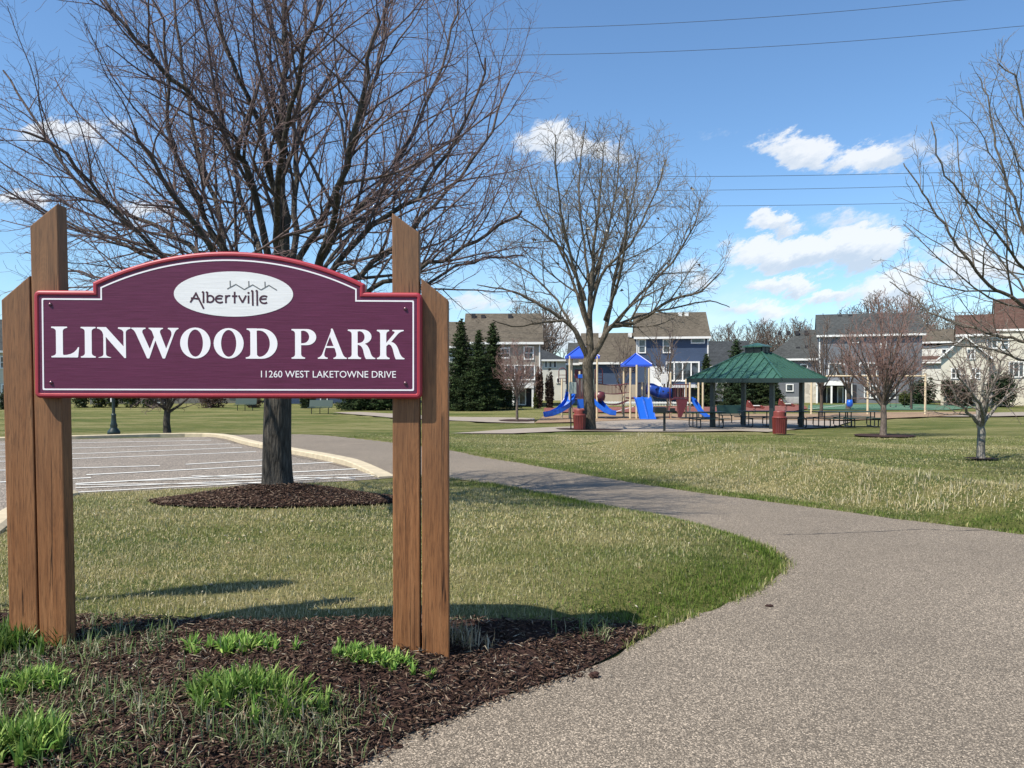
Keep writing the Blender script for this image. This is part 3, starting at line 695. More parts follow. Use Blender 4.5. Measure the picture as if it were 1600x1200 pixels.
# ------------------------------------------------------------------ mulch chips, grass blades, plants
def vnoise(x, y, s, seed=0):
    r = np.random.default_rng(seed); v = 0
    for k in range(5):
        a = r.uniform(0, 6.28); f = s*(1.0+.7*k); v = v+np.sin((x*math.cos(a)+y*math.sin(a))*f+r.uniform(0, 6))*np.cos((x*math.sin(a)-y*math.cos(a))*f*.8+r.uniform(0, 6))/(1+.5*k)
    return v/1.6
def scatter(poly, dens, seed, box=None):
    P = np.array([p[:2] for p in poly]); r = np.random.default_rng(seed)
    x0, y0 = P.min(0); x1, y1 = P.max(0)
    if box: x0, x1, y0, y1 = max(x0, box[0]), min(x1, box[1]), max(y0, box[2]), min(y1, box[3])
    n = int((x1-x0)*(y1-y0)*dens); x = r.uniform(x0, x1, n); y = r.uniform(y0, y1, n); k = inside(P, x, y)
    return x[k], y[k], r
def chips(name, x, y, r, ln, wd, lift, cols, label=None):
    n = len(x); z = H(x, y)+.022+r.uniform(0, lift, n); a = r.uniform(0, math.pi*2, n); L = ln*r.uniform(.4, 1.5, n)/2; W = wd*r.uniform(.5, 1.5, n)/2; T = r.uniform(-.45, .45, n)
    ax = np.column_stack([np.cos(a)*np.cos(T), np.sin(a)*np.cos(T), np.sin(T)]); sx = np.column_stack([-np.sin(a), np.cos(a), r.uniform(-.5, .5, n)])
    p = np.column_stack([x, y, z]); A = p+ax*L[:,None]; B = p-ax*L[:,None]; Cc = p+sx*W[:,None]+ax*(L*r.uniform(-.4,.4,n))[:,None]; D = p-sx*W[:,None]; E = p+np.array((0,0,1))*(W*.8)[:,None]
    V = np.stack([A, Cc, B, D, E], 1).reshape(-1, 3); i = np.arange(n)[:,None]*5
    f = np.concatenate([i+np.array(q) for q in ((0,1,4),(1,2,4),(2,3,4),(3,0,4),(0,2,1),(0,3,2))])
    c = np.array(cols)[r.integers(0, len(cols), n)]*r.uniform(.6, 1.35, (n, 1)); col = np.repeat(c, 5, 0)
    return tag(arr_mesh(name, V, f, CHIP, col=col), kind='stuff')
MC = [(.058,.033,.023),(.038,.022,.015),(.09,.052,.036),(.024,.015,.011),(.12,.075,.055),(.066,.038,.028),(.20,.145,.105)]
x, y, r = scatter(MULCH_BED, 4200, 3, (-3.6, 2, 1.9, 4.8)); k = (np.abs(x) < .72*y+.3); chips('mulch_chips', x[k], y[k], r, .048, .009, .022, MC)
x, y, r = scatter(MA, 2600, 4); chips('mulch_chips', x, y, r, .065, .014, .03, MC)
xs_, ys_ = [], []
rr = np.random.default_rng(8); E_ = np.array(EDGE_L); E_ = E_[E_[:,1] < 4.0]
for i in range(len(E_)-1):
    n = int(np.hypot(*(E_[i+1]-E_[i]))*230); t = rr.uniform(0, 1, n); p = E_[i]+(E_[i+1]-E_[i])*t[:,None]; xs_.append(p[:,0]+rr.normal(.005, .035, n)); ys_.append(p[:,1]-np.abs(rr.normal(0, .03, n)))
chips('mulch_crumbs', np.concatenate(xs_), np.concatenate(ys_), rr, .03, .008, .0, MC)

def blades(name, x, y, r, h, w, cols, lean=.5, mat_=None, zoff=0, hv=(.5, 1.4), label=None, parent=None, kind='stuff', dirn=None, wl=None):
    n = len(x); z = H(x, y)+zoff; a = r.uniform(0, 2*math.pi, n) if dirn is None else dirn; hh = h*r.uniform(hv[0], hv[1], n); le = np.abs(r.normal(0, lean, n)) if np.isscalar(lean) else lean
    ww = w*r.uniform(.6, 1.3, n)/2; d = np.column_stack([np.cos(a), np.sin(a), np.zeros(n)]); b = a+math.pi/2+r.uniform(-.7, .7, n); s = np.column_stack([np.cos(b), np.sin(b), np.zeros(n)])
    p = np.column_stack([x, y, z]); up_ = np.array((0,0,1.0))
    th1 = np.clip(le*.5, 0, 1.2); th2 = np.clip(le*1.3, 0, 1.9)
    m = p+(d*np.sin(th1)[:,None]+up_*np.cos(th1)[:,None])*(hh*.55)[:,None]; tp = m+(d*np.sin(th2)[:,None]+up_*np.cos(th2)[:,None])*(hh*.5)[:,None]
    V = np.stack([p-s*ww[:,None], p+s*ww[:,None], m-s*(ww*.85)[:,None], m+s*(ww*.85)[:,None], tp], 1).reshape(-1, 3)
    i = np.arange(n)[:,None]*5; f = np.concatenate([i+np.array(q) for q in ((0,1,3),(0,3,2),(2,3,4))])
    return tag(arr_mesh(name, V, f, mat_ or BLADE, col=np.repeat(cols, 5, 0), parent=parent, wl=wl), kind=kind)
def lawn_cols(x, y, r, green, sg=.30):
    n = len(x); g = np.clip(green+r.normal(0, sg, n), 0, 1)[:,None]
    dry = np.array([(.44,.365,.18),(.54,.455,.25),(.33,.285,.135),(.62,.545,.35)])[r.integers(0, 4, n)]
    grn = np.array([(.095,.155,.022),(.14,.20,.038),(.065,.108,.020),(.18,.235,.06)])[r.integers(0, 4, n)]
    return (dry*(1-g)+grn*g)*r.uniform(.75, 1.2, (n, 1))
GR = [p for p in ISLAND]
def lawn_patch(name, box, dens, h, w, seed):
    x, y, r = scatter(GR, dens, seed, box)
    k = ~inside(MULCH_BED, x, y) & ~inside(MA, x, y) & (np.abs(x) < .70*y+.5); x, y = x[k], y[k]
    de = pdist([tuple(p) for p in EDGE_L], x, y, False)
    g = .19+.26*vnoise(x, y, 1.3, 2)+.20*vnoise(x, y, 3.4, 5)+.85*sstep(1-de/.95)+.2*sstep((x+.6)/1.5)
    k = r.uniform(0, 1, len(x)) < .55+.5*sstep(1-de/.5)+.25*vnoise(x, y, 6, 9); x, y, g = x[k], y[k], g[k]
    hk = 1+.5*sstep(1-pdist([tuple(p) for p in EDGE_L], x, y, False)/.6)
    blades(name, x, y, r, h*hk, w, lawn_cols(x, y, r, g), 1.05, hv=(.45, 1.35))
lawn_patch('grass_blades', (-4.5, 3, 3.4, 6.3), 7500, .032, .0040, 11)
lawn_patch('grass_blades', (-6.5, 3.2, 6.3, 13), 3200, .034, .0065, 12)
# far bank and lawn beyond the path
BANK = [tuple(p) for p in EDGE_R]+[(11, 6.0), (16, 9), (24, 27), (-4, 31)]
def bank(name, box, dens, h, w, seed, ymax):
    x, y, r = scatter(BANK, dens, seed, box); k = (np.abs(x) < .7*y+.4) & (~inside(PLAZA, x, y)) & ~inside(PATH, x, y); x, y = x[k], y[k]
    de = pdist([tuple(p) for p in EDGE_R], x, y, False); db = pdist(BERM, x, y, False)
    Bq = np.array([BERM[0], BERM[2], BERM[-1]]); bx_ = np.interp(y, Bq[::-1, 1], Bq[::-1, 0]); side = (x-bx_)      # metres beyond the crest, seen from the path
    w1 = 1.1+.03*y; g = .50+.34*vnoise(x*.6, y*.8, .6, 3)+.26*vnoise(x, y, 1.7, 7)+.9*sstep(1-de/.8)
    tan_ = np.clip(1-np.abs(side+1.1)/1.7, 0, 1)**.6; g = g-1.25*tan_*(.55+.6*np.clip(vnoise(x, y, 1.1, 31)+.35, 0, 1))*sstep(de/.9)+.55*sstep(1-np.abs(side-1.6)/1.1)  # greener strip beyond the crest paints shade onto the far slope
    k = r.uniform(0, 1, len(x)) < .75+.25*vnoise(x, y, 2.5, 19); x, y, g = x[k], y[k], g[k]
    blades(name, x, y, r, h, w, lawn_cols(x, y, r, g, .2), 1.2)
bank('grass_blades', (0, 18, 6, 14), 1700, .036, .008, 21, 0)
bank('grass_blades', (-6, 22, 14, 32), 420, .036, .013, 22, 0)
# tall dead stalks on the bank
r = np.random.default_rng(33); bx, by = [], []
Bp = np.array(smooth_line(BERM, 30)); 
for i in range(260):
    p = Bp[int(len(Bp)*r.uniform(.02, .99)) % len(Bp)]+r.normal(0, .6, 2)-np.array((.7, 0)); n = r.integers(3, 14); bx.append(p[0]+r.normal(0, .07, n)); by.append(p[1]+r.normal(0, .07, n))
bx = np.concatenate(bx); by = np.concatenate(by); n = len(bx)
k = pdist([tuple(p) for p in EDGE_R], bx, by, False) > .5; bx, by = bx[k], by[k]; n = len(bx)
c = np.array([(.50,.43,.26),(.42,.35,.19),(.58,.52,.36)])[r.integers(0, 3, n)]*r.uniform(.7, 1.2, (n, 1))
blades('dry_grass', bx, by, r, .115, .008, c, .7, hv=(.3, 1.6))
# leaf litter and long weeds inside the mulch bed
x, y, r = scatter(MULCH_BED, 290, 41, (-3.4, 1.6, 1.9, 4.6)); w_ = vnoise(x, y, 2.2, 6)+np.where(y < 3.25, .75, -.25)-.9*(inside(MULCH_BED, x, y) & (pdist([tuple(p) for p in EDGE_L], x, y, False) < .12)); k = r.uniform(-.2, 1.2, len(x)) < w_
x, y = x[k], y[k]; m_ = 11; x = np.repeat(x, m_)+r.normal(0, .028, len(x)*m_); y = np.repeat(y, m_)+r.normal(0, .028, len(y)*m_); n = len(x)
c = np.array([(.13,.19,.07),(.18,.23,.10),(.09,.14,.05),(.38,.36,.24)])[r.integers(0, 4, n)]*r.uniform(.7, 1.2, (n, 1))
blades('weed_grass', x, y, r, .085, .0044, c*1.15, 1.35, zoff=.015)
x, y, r = scatter(MULCH_BED, 420, 47, (-3.4, 1.6, 1.9, 4.6)); n = len(x); 
c = np.array([(.50,.43,.31),(.36,.28,.18),(.55,.50,.42)])[r.integers(0, 3, n)]*r.uniform(.6, 1.15, (n, 1))
chips('straw_litter', x, y, r, .075, .0035, .015, [(.42,.36,.26),(.30,.24,.16),(.50,.46,.38),(.22,.17,.12)])
x, y, r = scatter(GR, 5, 51, (-5, 3, 4, 10)); k = ~inside(MULCH_BED, x, y); x, y = x[k], y[k]
chips('leaf_litter', x, y, r, .035, .014, .02, [(.42,.36,.25),(.3,.2,.12),(.45,.40,.3),(.2,.13,.08)])
# daylily clumps: fans of strap leaves
def lily(px, py, wx, wy, nfan, hgt, label, seed, bright=1.0, straw=0):
    b = G(px, py); root = empty('daylily_clump', b, label, 'plant', 'daylily clumps sprouting in the mulch bed'); r = np.random.default_rng(seed)
    fx = r.normal(0, wx/2.3, nfan); fy = r.normal(0, wy/2.3, nfan); k_ = 12
    x = np.repeat(b.x+fx, k_)+r.normal(0, .006, nfan*k_); y = np.repeat(b.y+fy, k_)+r.normal(0, .006, nfan*k_); n = len(x)
    a = np.repeat(r.uniform(0, 6.28, nfan), k_)+np.tile([0, math.pi]*6, nfan)[:n]*1.0+r.normal(0, .35, n)
    le = np.abs(np.tile(np.linspace(.1, 1.15, k_), nfan)+r.normal(0, .12, n))
    c = np.array([(.15,.27,.05),(.22,.34,.07),(.10,.20,.035),(.31,.41,.11)])[r.integers(0, 4, n)]*r.uniform(.45, 1.25, (n, 1))*bright*1.2
    blades('leaves', x, y, r, hgt, .013, c, le, LEAF, zoff=.015, hv=(.6, 1.25), parent=root, kind=None, dirn=a, wl=b)
    if straw:
        n = straw; x = b.x+r.normal(0, wx*.5, n); y = b.y-wy*.3+r.normal(0, wy*.4, n)
        c = np.array([(.50,.40,.25),(.38,.28,.17),(.6,.52,.38)])[r.integers(0, 3, n)]*r.uniform(.6, 1.1, (n, 1))
        blades('dead_leaves', x, y, r, .07, .006, c, 1.7, zoff=.03, parent=root, kind=None, wl=b)
lily(28, 1018, .22, .14, 62, .125, 'dark green leafy clump in front of the far left timber post', 1, .62)
lily(52, 1084, .15, .10, 48, .09, 'small bright clump below the left posts, second up the left edge', 2, .95, 15)
lily(372, 1022, .20, .09, 62, .075, 'pale lime clump in the mulch below the board, the upper of the middle pair', 3, 1.15, 30)
lily(398, 1098, .28, .13, 115, .10, 'widest green clump in the middle of the mulch bed, straw at its foot', 4, .85, 110)
lily(592, 1038, .24, .08, 66, .06, 'low lime clump of short shoots just left of the right posts', 5, 1.15, 10)
lily(30, 1180, .18, .13, 80, .11, 'leafy clump in the bottom left corner of the bed', 6, .85)
# grit, crumbs and dead bits lying on the path, thicker along its edges
r = np.random.default_rng(77); x = r.uniform(-1.2, 4.2, 900); y = r.uniform(2.2, 9, 900); de = np.minimum(pdist([tuple(p) for p in EDGE_L], x, y, False), pdist([tuple(p) for p in EDGE_R], x, y, False))
k = inside(PATH, x, y) & (r.uniform(0, 1, 900) < .05+.95*np.exp(-de/.10)); x, y = x[k], y[k]
_H = H; H = H0; chips('path_grit', x, y, r, .024, .007, .0, [(.10,.07,.05),(.30,.25,.18),(.05,.035,.03),(.38,.34,.27)]); H = _H
# grass leaning over both edges of the path
for E0, dn, hh, sd_ in ((EDGE_L, 420, .05, 5), (EDGE_R, 300, .05, 6)):
    r = np.random.default_rng(sd_); xx, yy = [], []
    for i in range(len(E0)-1):
        if E0 is EDGE_L and E0[i][1] < 4.12: continue
        L = np.hypot(*(E0[i+1]-E0[i])); n = int(L*dn); t = r.uniform(0, 1, n)[:,None]; p = E0[i]+(E0[i+1]-E0[i])*t+r.normal(0, .022, (n, 2)); xx.append(p[:,0]); yy.append(p[:,1])
    xx = np.concatenate(xx); yy = np.concatenate(yy); k = vnoise(xx, yy, 5, 3) > -.25; xx, yy = xx[k], yy[k]
    blades('grass_fringe', xx, yy, r, hh, .006, lawn_cols(xx, yy, r, np.full(len(xx), .6), .35), .9)
def heap(name, px, py, rx, ry, n, label, cat, seed):
    b = G(px, py); r = np.random.default_rng(seed); x = b.x+r.normal(0, rx/2, n); y = b.y+r.normal(0, ry/2, n)
    c = np.array([(.50,.40,.25),(.38,.28,.17),(.6,.52,.38),(.30,.28,.15)])[r.integers(0, 4, n)]*r.uniform(.6, 1.1, (n, 1))
    o = blades(name, x, y, r, .085, .0055, c, 1.1, zoff=.02, kind=None); return tag(o, label, cat)
heap('straw_tuft', 715, 1006, .16, .07, 240, 'pale dry grass tuft at the foot of the right timber post', 'dry grass', 9)
heap('straw_tuft', 452, 1120, .09, .05, 150, 'flat heap of dead tan leaves in front of the widest green clump', 'dead leaves', 10)
def cone(name, px, py, s, label, cat, sq=.7, seed=0):
    b = G(px, py); r = random.Random(seed); bm = bmesh.new(); bmesh.ops.create_icosphere(bm, subdivisions=3, radius=s)
    for v in bm.verts:
        k = 1+.22*math.sin(v.co.x*9/s*.6+v.co.z*11/s*.6)+r.uniform(-.08, .08); v.co = Vector((v.co.x*1.25*k, v.co.y*k, v.co.z*sq*k))
    me = bpy.data.meshes.new(name); bm.to_mesh(me); bm.free(); me.materials.append(MULCH); o = bpy.data.objects.new(name, me); C.objects.link(o)
    o.location = (b.x, b.y, b.z+.012+s*sq*.8); tag(o, label, cat)
cone('pine_cone', 928, 1062, .020, 'dark pine cone lying on the path near the mulch edge', 'pine cone', .8)
cone('bark_chip', 905, 1061, .010, 'tiny dark chip just left of the pine cone', 'bark chip', .3, 2)
cone('bark_chip', 1202, 950, .020, 'dark flat chip on the asphalt where the lawn curves away', 'bark chip', .3, 3)
cone('bark_chip', 622, 1172, .016, 'thin dark chip at the near corner of the mulch on the path', 'bark chip', .2, 4)
# ------------------------------------------------------------------ bare trees
def nrm(v): return v/(np.linalg.norm(v)+1e-9)
class Tubes:
    def __init__(s): s.V = []; s.F = []; s.C = []; s.n = 0
    def add(s, P, rad, sides, col):
        P = np.asarray(P, float); n = len(P); T = np.gradient(P, axis=0); T /= np.linalg.norm(T, axis=1)[:,None]+1e-9
        ref = np.array((.31, .87, .38)) if abs(T[0] @ np.array((.31, .87, .38))) < .9 else np.array((1., 0, 0))
        a = np.cross(T, ref); a /= np.linalg.norm(a, axis=1)[:,None]+1e-9; b = np.cross(T, a)
        th = np.arange(sides)*2*math.pi/sides; r = np.asarray(rad)[:,None,None]
        V = P[:,None,:]+r*(a[:,None,:]*np.cos(th)[None,:,None]+b[:,None,:]*np.sin(th)[None,:,None])
        k = np.arange(sides); i = np.arange(n-1)[:,None]*sides; f = np.stack([i+k, i+(k+1) % sides, i+sides+(k+1) % sides, i+sides+k], -1).reshape(-1, 4)+s.n
        s.V.append(V.reshape(-1, 3)); s.F.append(f); s.C.append(np.repeat(np.asarray(col, float), sides)); s.n += n*sides
    def build(s, name, m, root):
        V = np.concatenate(s.V); c = np.concatenate(s.C)[:,None]*np.ones(3)
        return arr_mesh(name, V, [np.concatenate(s.F)], m, parent=root, col=c, smooth=True, wl=root.location)
class Tree:
    """cfg per level: n children, angle, length ratio, wiggle, lift, segments, sides"""
    def __init__(s, seed, cfg, env=None, rmin=.002, maxl=4):
        s.r = np.random.default_rng(seed); s.cfg = cfg; s.T = Tubes(); s.env = env; s.rmin = rmin; s.maxl = maxl
    def fits(s, p):
        if s.env is None: return True
        c, e = s.env; q = (p-c)/e; return q @ q < 1
    def line(s, P, r0, r1, lvl, sides, spawn=True, t0=.15, mult=1.0):
        P = np.array([np.array(p, float) for p in P]); L = np.linalg.norm(np.diff(P, axis=0), axis=1).sum(); t = np.linspace(0, 1, len(P))
        rad = r0+(r1-r0)*t**.8; tw = np.clip(1-(rad-.004)/.02, 0, 1)
        s.T.add(P, rad, sides, tw)
        if spawn and lvl < s.maxl: s.children(P, rad, L, lvl, t0, mult)
    def children(s, P, rad, L, lvl, t0=.15, mult=1.0):
        n_, ang, ratio, wig, lift, seg, sides = s.cfg[lvl+1]; r = s.r
        n = max(1, int(n_*mult*L*r.uniform(.85, 1.15)+.5)); az = r.uniform(0, 6.28)
        for k in range(n):
            t = t0+(1-t0)*(k+r.uniform(.1, .9))/n; j = min(t*(len(P)-1), len(P)-1.001); i = int(j); p = P[i]+(P[i+1]-P[i])*(j-i); d = nrm(P[i+1]-P[i]); rr = rad[i]+(rad[i+1]-rad[i])*(j-i)
            az += 2.4+r.normal(0, .5); a = nrm(np.cross(d, (.2, .9, .3))); b = np.cross(d, a); an = R(ang)*r.uniform(.65, 1.25)
            nd = d*math.cos(an)+(a*math.cos(az)+b*math.sin(az))*math.sin(an)
            if lvl < 2 and nd[2] < 0: nd[2] = -nd[2]*.5
            nd = nrm(nd)
            cl = (L*ratio if lvl < 2 else ratio)*(1.15-.7*t)*r.uniform(.6, 1.3)
            s.grow(p, nd, cl, max(min(rr*.62, cl*.017+.0015), s.rmin*1.2), lvl+1)
    def grow(s, p, d, L, r0, lvl):
        _, ang, ratio, wig, lift, seg, sides = s.cfg[lvl]; r = s.r; P = [p]; q = p
        for k in range(seg):
            d = nrm(d+r.normal(0, wig, 3)+np.array((0, 0, lift))); q = q+d*L/seg
            if not s.fits(q):
                if k == 0: return
                break
            P.append(q)
        if len(P) < 2: return
        s.line(P, r0, max(s.rmin, r0*.3), lvl, sides)
def px_line(pts, n=5, wob=.0, seed=0, scale_y=1.0):
    """(px, py, depth) nodes -> smooth 3-D polyline"""
    P = [np.array(at(a, b, c)[:]) for a, b, c in pts]; out = []; r = np.random.default_rng(seed)
    for i in range(len(P)-1):
        p0 = P[max(i-1, 0)]; p1 = P[i]; p2 = P[i+1]; p3 = P[min(i+2, len(P)-1)]
        for j in range(n):
            t = j/n; out.append(.5*((2*p1)+(-p0+p2)*t+(2*p0-5*p1+4*p2-p3)*t*t+(-p0+3*p1-3*p2+p3)*t**3)+r.normal(0, wob, 3)*(i+j > 0))
    out.append(P[-1]); return out
def root_tree(name, base, label, cat='tree', group=None): return empty(name, base, label, cat, group)
def trunk_mesh(root, nodes, radii, m, flare=1.5, sides=16, seed=0):
    """trunk with flare and slight ridges"""
    r = np.random.default_rng(seed); P = np.array([np.array(p, float) for p in nodes]); n = 26; t = np.linspace(0, len(P)-1.0001, n); i = t.astype(int); f = (t-i)[:,None]
    Q = P[i]*(1-f)+P[i+1]*f; rad = np.interp(t, range(len(P)), radii); z = Q[:,2]-Q[0,2]; rad = rad*(1+(flare-1)*np.exp(-z/(radii[0]*.9)))
    th = np.arange(sides)*2*math.pi/sides; V = []
    for k in range(n):
        rr = rad[k]*(1+.05*np.sin(th*5+z[k]*.4+seed)*(1+1.5*np.exp(-z[k]/.25))+.02*np.sin(th*9+2))
        V.append(np.column_stack([Q[k,0]+rr*np.cos(th), Q[k,1]+rr*np.sin(th), np.full(sides, Q[k,2])]))
    V = np.concatenate(V); k = np.arange(sides); i = np.arange(n-1)[:,None]*sides; F_ = np.stack([i+k, i+(k+1) % sides, i+sides+(k+1) % sides, i+sides+k], -1).reshape(-1, 4)
    return arr_mesh('trunk', V, [F_], m, parent=root, col=np.zeros((len(V), 3)), smooth=True, wl=root.location)

# --- big linden behind the sign
DA = float(TREE_A.y); zA = Hs(TREE_A.x, TREE_A.y)
base = Vector((TREE_A.x, DA, zA-.02))
ra = root_tree('linden_tree', base, 'big bare dark-barked tree rising behind the park sign')
trunk_mesh(ra, [(base.x, DA, zA-.1), at(432, 700, DA), at(434, 600, DA), at(437, 520, DA), at(440, 430, DA), at(442, 340, DA)], [.185, .172, .163, .15, .106, .07], BARK_A, 1.18, 20)
cfgA = {2: (3.1, 40, .44, .10, .035, 8, 5), 3: (5.6, 42, .72, .12, .035, 5, 4), 4: (13.5, 46, .24, .15, .03, 3, 3)}
TA = Tree(5, {k: v for k, v in cfgA.items()}, env=(np.array((base.x-.15, DA, 4.8)), np.array((4.15, 3.5, 4.4))), rmin=.0015, maxl=4)
limbsA = [[(436,520,0),(405,455,-.1),(345,385,-.3),(300,290,-.4),(268,230,-.5),(262,100,-.6),(240,-20,-.7)],
 [(436,540,0),(395,470,.3),(358,390,.6),(322,280,.9),(292,150,1.2),(272,0,1.3),(262,-120,1.4)],
 [(438,500,0),(420,400,-.4),(385,260,-.9),(350,200,-1.2),(270,125,-1.6),(195,40,-1.9),(140,-40,-2)],
 [(440,470,0),(440,300,.1),(441,180,.1),(450,60,.2),(440,-100,.3),(445,-260,.3)],
 [(442,480,0),(458,390,.3),(462,280,.6),(466,180,.8),(474,60,1),(480,-100,1.1)],
 [(440,400,0),(428,290,-.2),(400,180,-.5),(352,60,-.8),(330,-70,-1)],
 [(440,520,0),(470,400,-.3),(520,320,-.6),(560,200,-.9),(592,90,-1.1),(612,-30,-1.2)],
 [(440,540,0),(500,410,.4),(545,340,.8),(600,290,1.1),(652,200,1.4),(700,70,1.6),(720,-20,1.7)],
 [(438,560,0),(500,455,-.2),(560,375,-.4),(650,305,-.6),(715,215,-.7),(758,90,-.8)],
 [(438,575,0),(530,460,.2),(600,400,.4),(680,320,.7),(755,230,.9),(795,130,1)],
 [(436,550,0),(370,450,.2),(310,395,.4),(235,350,.7),(130,295,.9),(60,190,1.1),(5,110,1.2)],
 [(436,560,0),(350,470,-.4),(262,402,-.8),(180,330,-1.2),(105,245,-1.6),(35,205,-1.9)],
 [(434,575,0),(350,480,.1),(280,425,.2),(200,385,.2),(105,345,.3),(15,310,.3)],
 [(438,585,0),(540,480,-.5),(615,435,-.9),(690,405,-1.3),(760,365,-1.6),(815,330,-1.9)],
 [(436,500,0),(400,380,1),(360,240,1.9),(330,110,2.4),(310,0,2.6)], [(440,520,0),(500,400,-1),(540,260,-1.9),(570,120,-2.3),(590,20,-2.5)],
 [(438,560,0),(470,480,1.2),(520,400,2.1),(580,330,2.7),(640,280,3.1)], [(436,560,0),(400,480,-1),(340,400,-2),(270,300,-2.6),(210,200,-3)],
 [(438,500,0),(430,380,-1),(440,240,-1.8),(470,100,-2.3),(500,0,-2.5)], [(434,585,0),(330,520,.8),(240,460,1.4),(150,430,1.8),(50,420,2)],
 [(440,585,0),(560,510,.7),(650,450,1.2),(740,410,1.6),(820,400,1.8)]]
for i, l in enumerate(limbsA):
    P = px_line([(a, b, DA+c) for a, b, c in l], 4, .02, i); big = .053 if i not in (11, 12, 13, 19, 20) else .038
    TA.line(P, big*(1.3 if i == 3 else 1), .012, 1, 8, t0=.22, mult=1.0)
TA.T.build('crown', BARK_A, ra)

# --- spreading tree on the plaza
DB = float(T_B.y); rb = root_tree('ash_tree', (T_B.x, DB, T_B.z-.02), 'bare spreading grey tree beside the playground, red litter bin behind its trunk')
trunk_mesh(rb, [(T_B.x, DB, T_B.z-.1), at(921, 640, DB), at(919, 600, DB), at(918, 570, DB), at(922, 545, DB), at(921, 515, DB)], [.275, .255, .24, .245, .18, .14], BARK_B, 1.3, 16, 3)
cfgB = {2: (1.5, 40, .44, .11, .05, 7, 5), 3: (3.4, 48, 1.3, .14, .035, 5, 4), 4: (5.6, 48, .60, .15, .03, 3, 3)}
TB = Tree(9, cfgB, env=(np.array(at(943, 372, DB)[:])+np.array((0, .6, 0)), np.array((5.9, 5.2, 6.1))), rmin=.0058, maxl=4)
limbsB = [[(921,530,0),(922,480,.1),(925,430,.2),(930,370,.3),(938,290,.5),(945,220,.6)],
 [(918,560,0),(900,520,-.3),(880,500,-.5),(850,480,-.8),(800,455,-1.2),(745,445,-1.6)],
 [(921,520,0),(908,480,.2),(895,440,.5),(870,380,.8),(840,320,1.1),(822,260,1.3)],
 [(922,565,0),(942,530,-.2),(958,510,-.3),(1000,500,-.6),(1045,470,-1),(1095,455,-1.3),(1130,420,-1.5)],
 [(942,530,-.2),(952,490,.1),(960,440,.3),(975,370,.5),(990,300,.6),(1000,240,.6)],
 [(922,490,.1),(940,430,-.6),(985,380,-1.2),(1020,310,-1.6),(1040,250,-1.8)],
 [(958,510,-.3),(1000,460,.5),(1050,410,1.1),(1085,350,1.5),(1095,310,1.6)],
 [(921,510,0),(900,430,-.8),(880,350,-1.4),(870,270,-1.8),(868,210,-1.9)],
 [(922,470,.2),(915,400,1),(905,320,1.8),(908,240,2.2),(915,190,2.3)],
 [(900,520,-.3),(870,470,.7),(830,430,1.6),(785,400,2.3),(755,370,2.6)],
 [(958,510,-.3),(1010,490,1),(1060,480,2),(1110,470,2.6),(1140,480,3)],
 [(880,500,-.5),(840,505,-1.6),(800,510,-2.4),(770,500,-3)],
 [(945,500,0),(965,440,-1.5),(980,360,-2.4),(975,290,-2.8)], [(925,450,.2),(950,360,1.4),(965,280,2),(970,210,2.2)], [(915,470,0),(885,400,-.2),(845,360,-.3),(805,330,-.3),(790,290,-.3)]]
for i, l in enumerate(limbsB):
    P = px_line([(a, b, DB+c) for a, b, c in l], 4, .02, i+40); TB.line(P, [.16,.15,.11,.17,.12,.09,.09,.09,.08,.07,.07,.06,.08,.08,.07][i], .02, 1, 7, t0=.25)
TB.T.build('crown', BARK_B, rb)
# a few leftover leaves and seed tufts
r = np.random.default_rng(3); Vt = np.concatenate(TB.T.V); q = Vt[r.integers(0, len(Vt), 260)]; q = q[q[:,2] > 3]
n = len(q); o_ = r.normal(0, .06, (n, 3, 3)); V = (q[:,None,:]+o_).reshape(-1, 3)
arr_mesh('dead_leaves', V, np.arange(3*n).reshape(-1, 3), LEAF, parent=rb, col=np.repeat(np.array([(.08,.05,.035),(.10,.07,.05),(.6,.58,.52)])[r.integers(0, 3, n)], 3, 0), wl=rb.location)

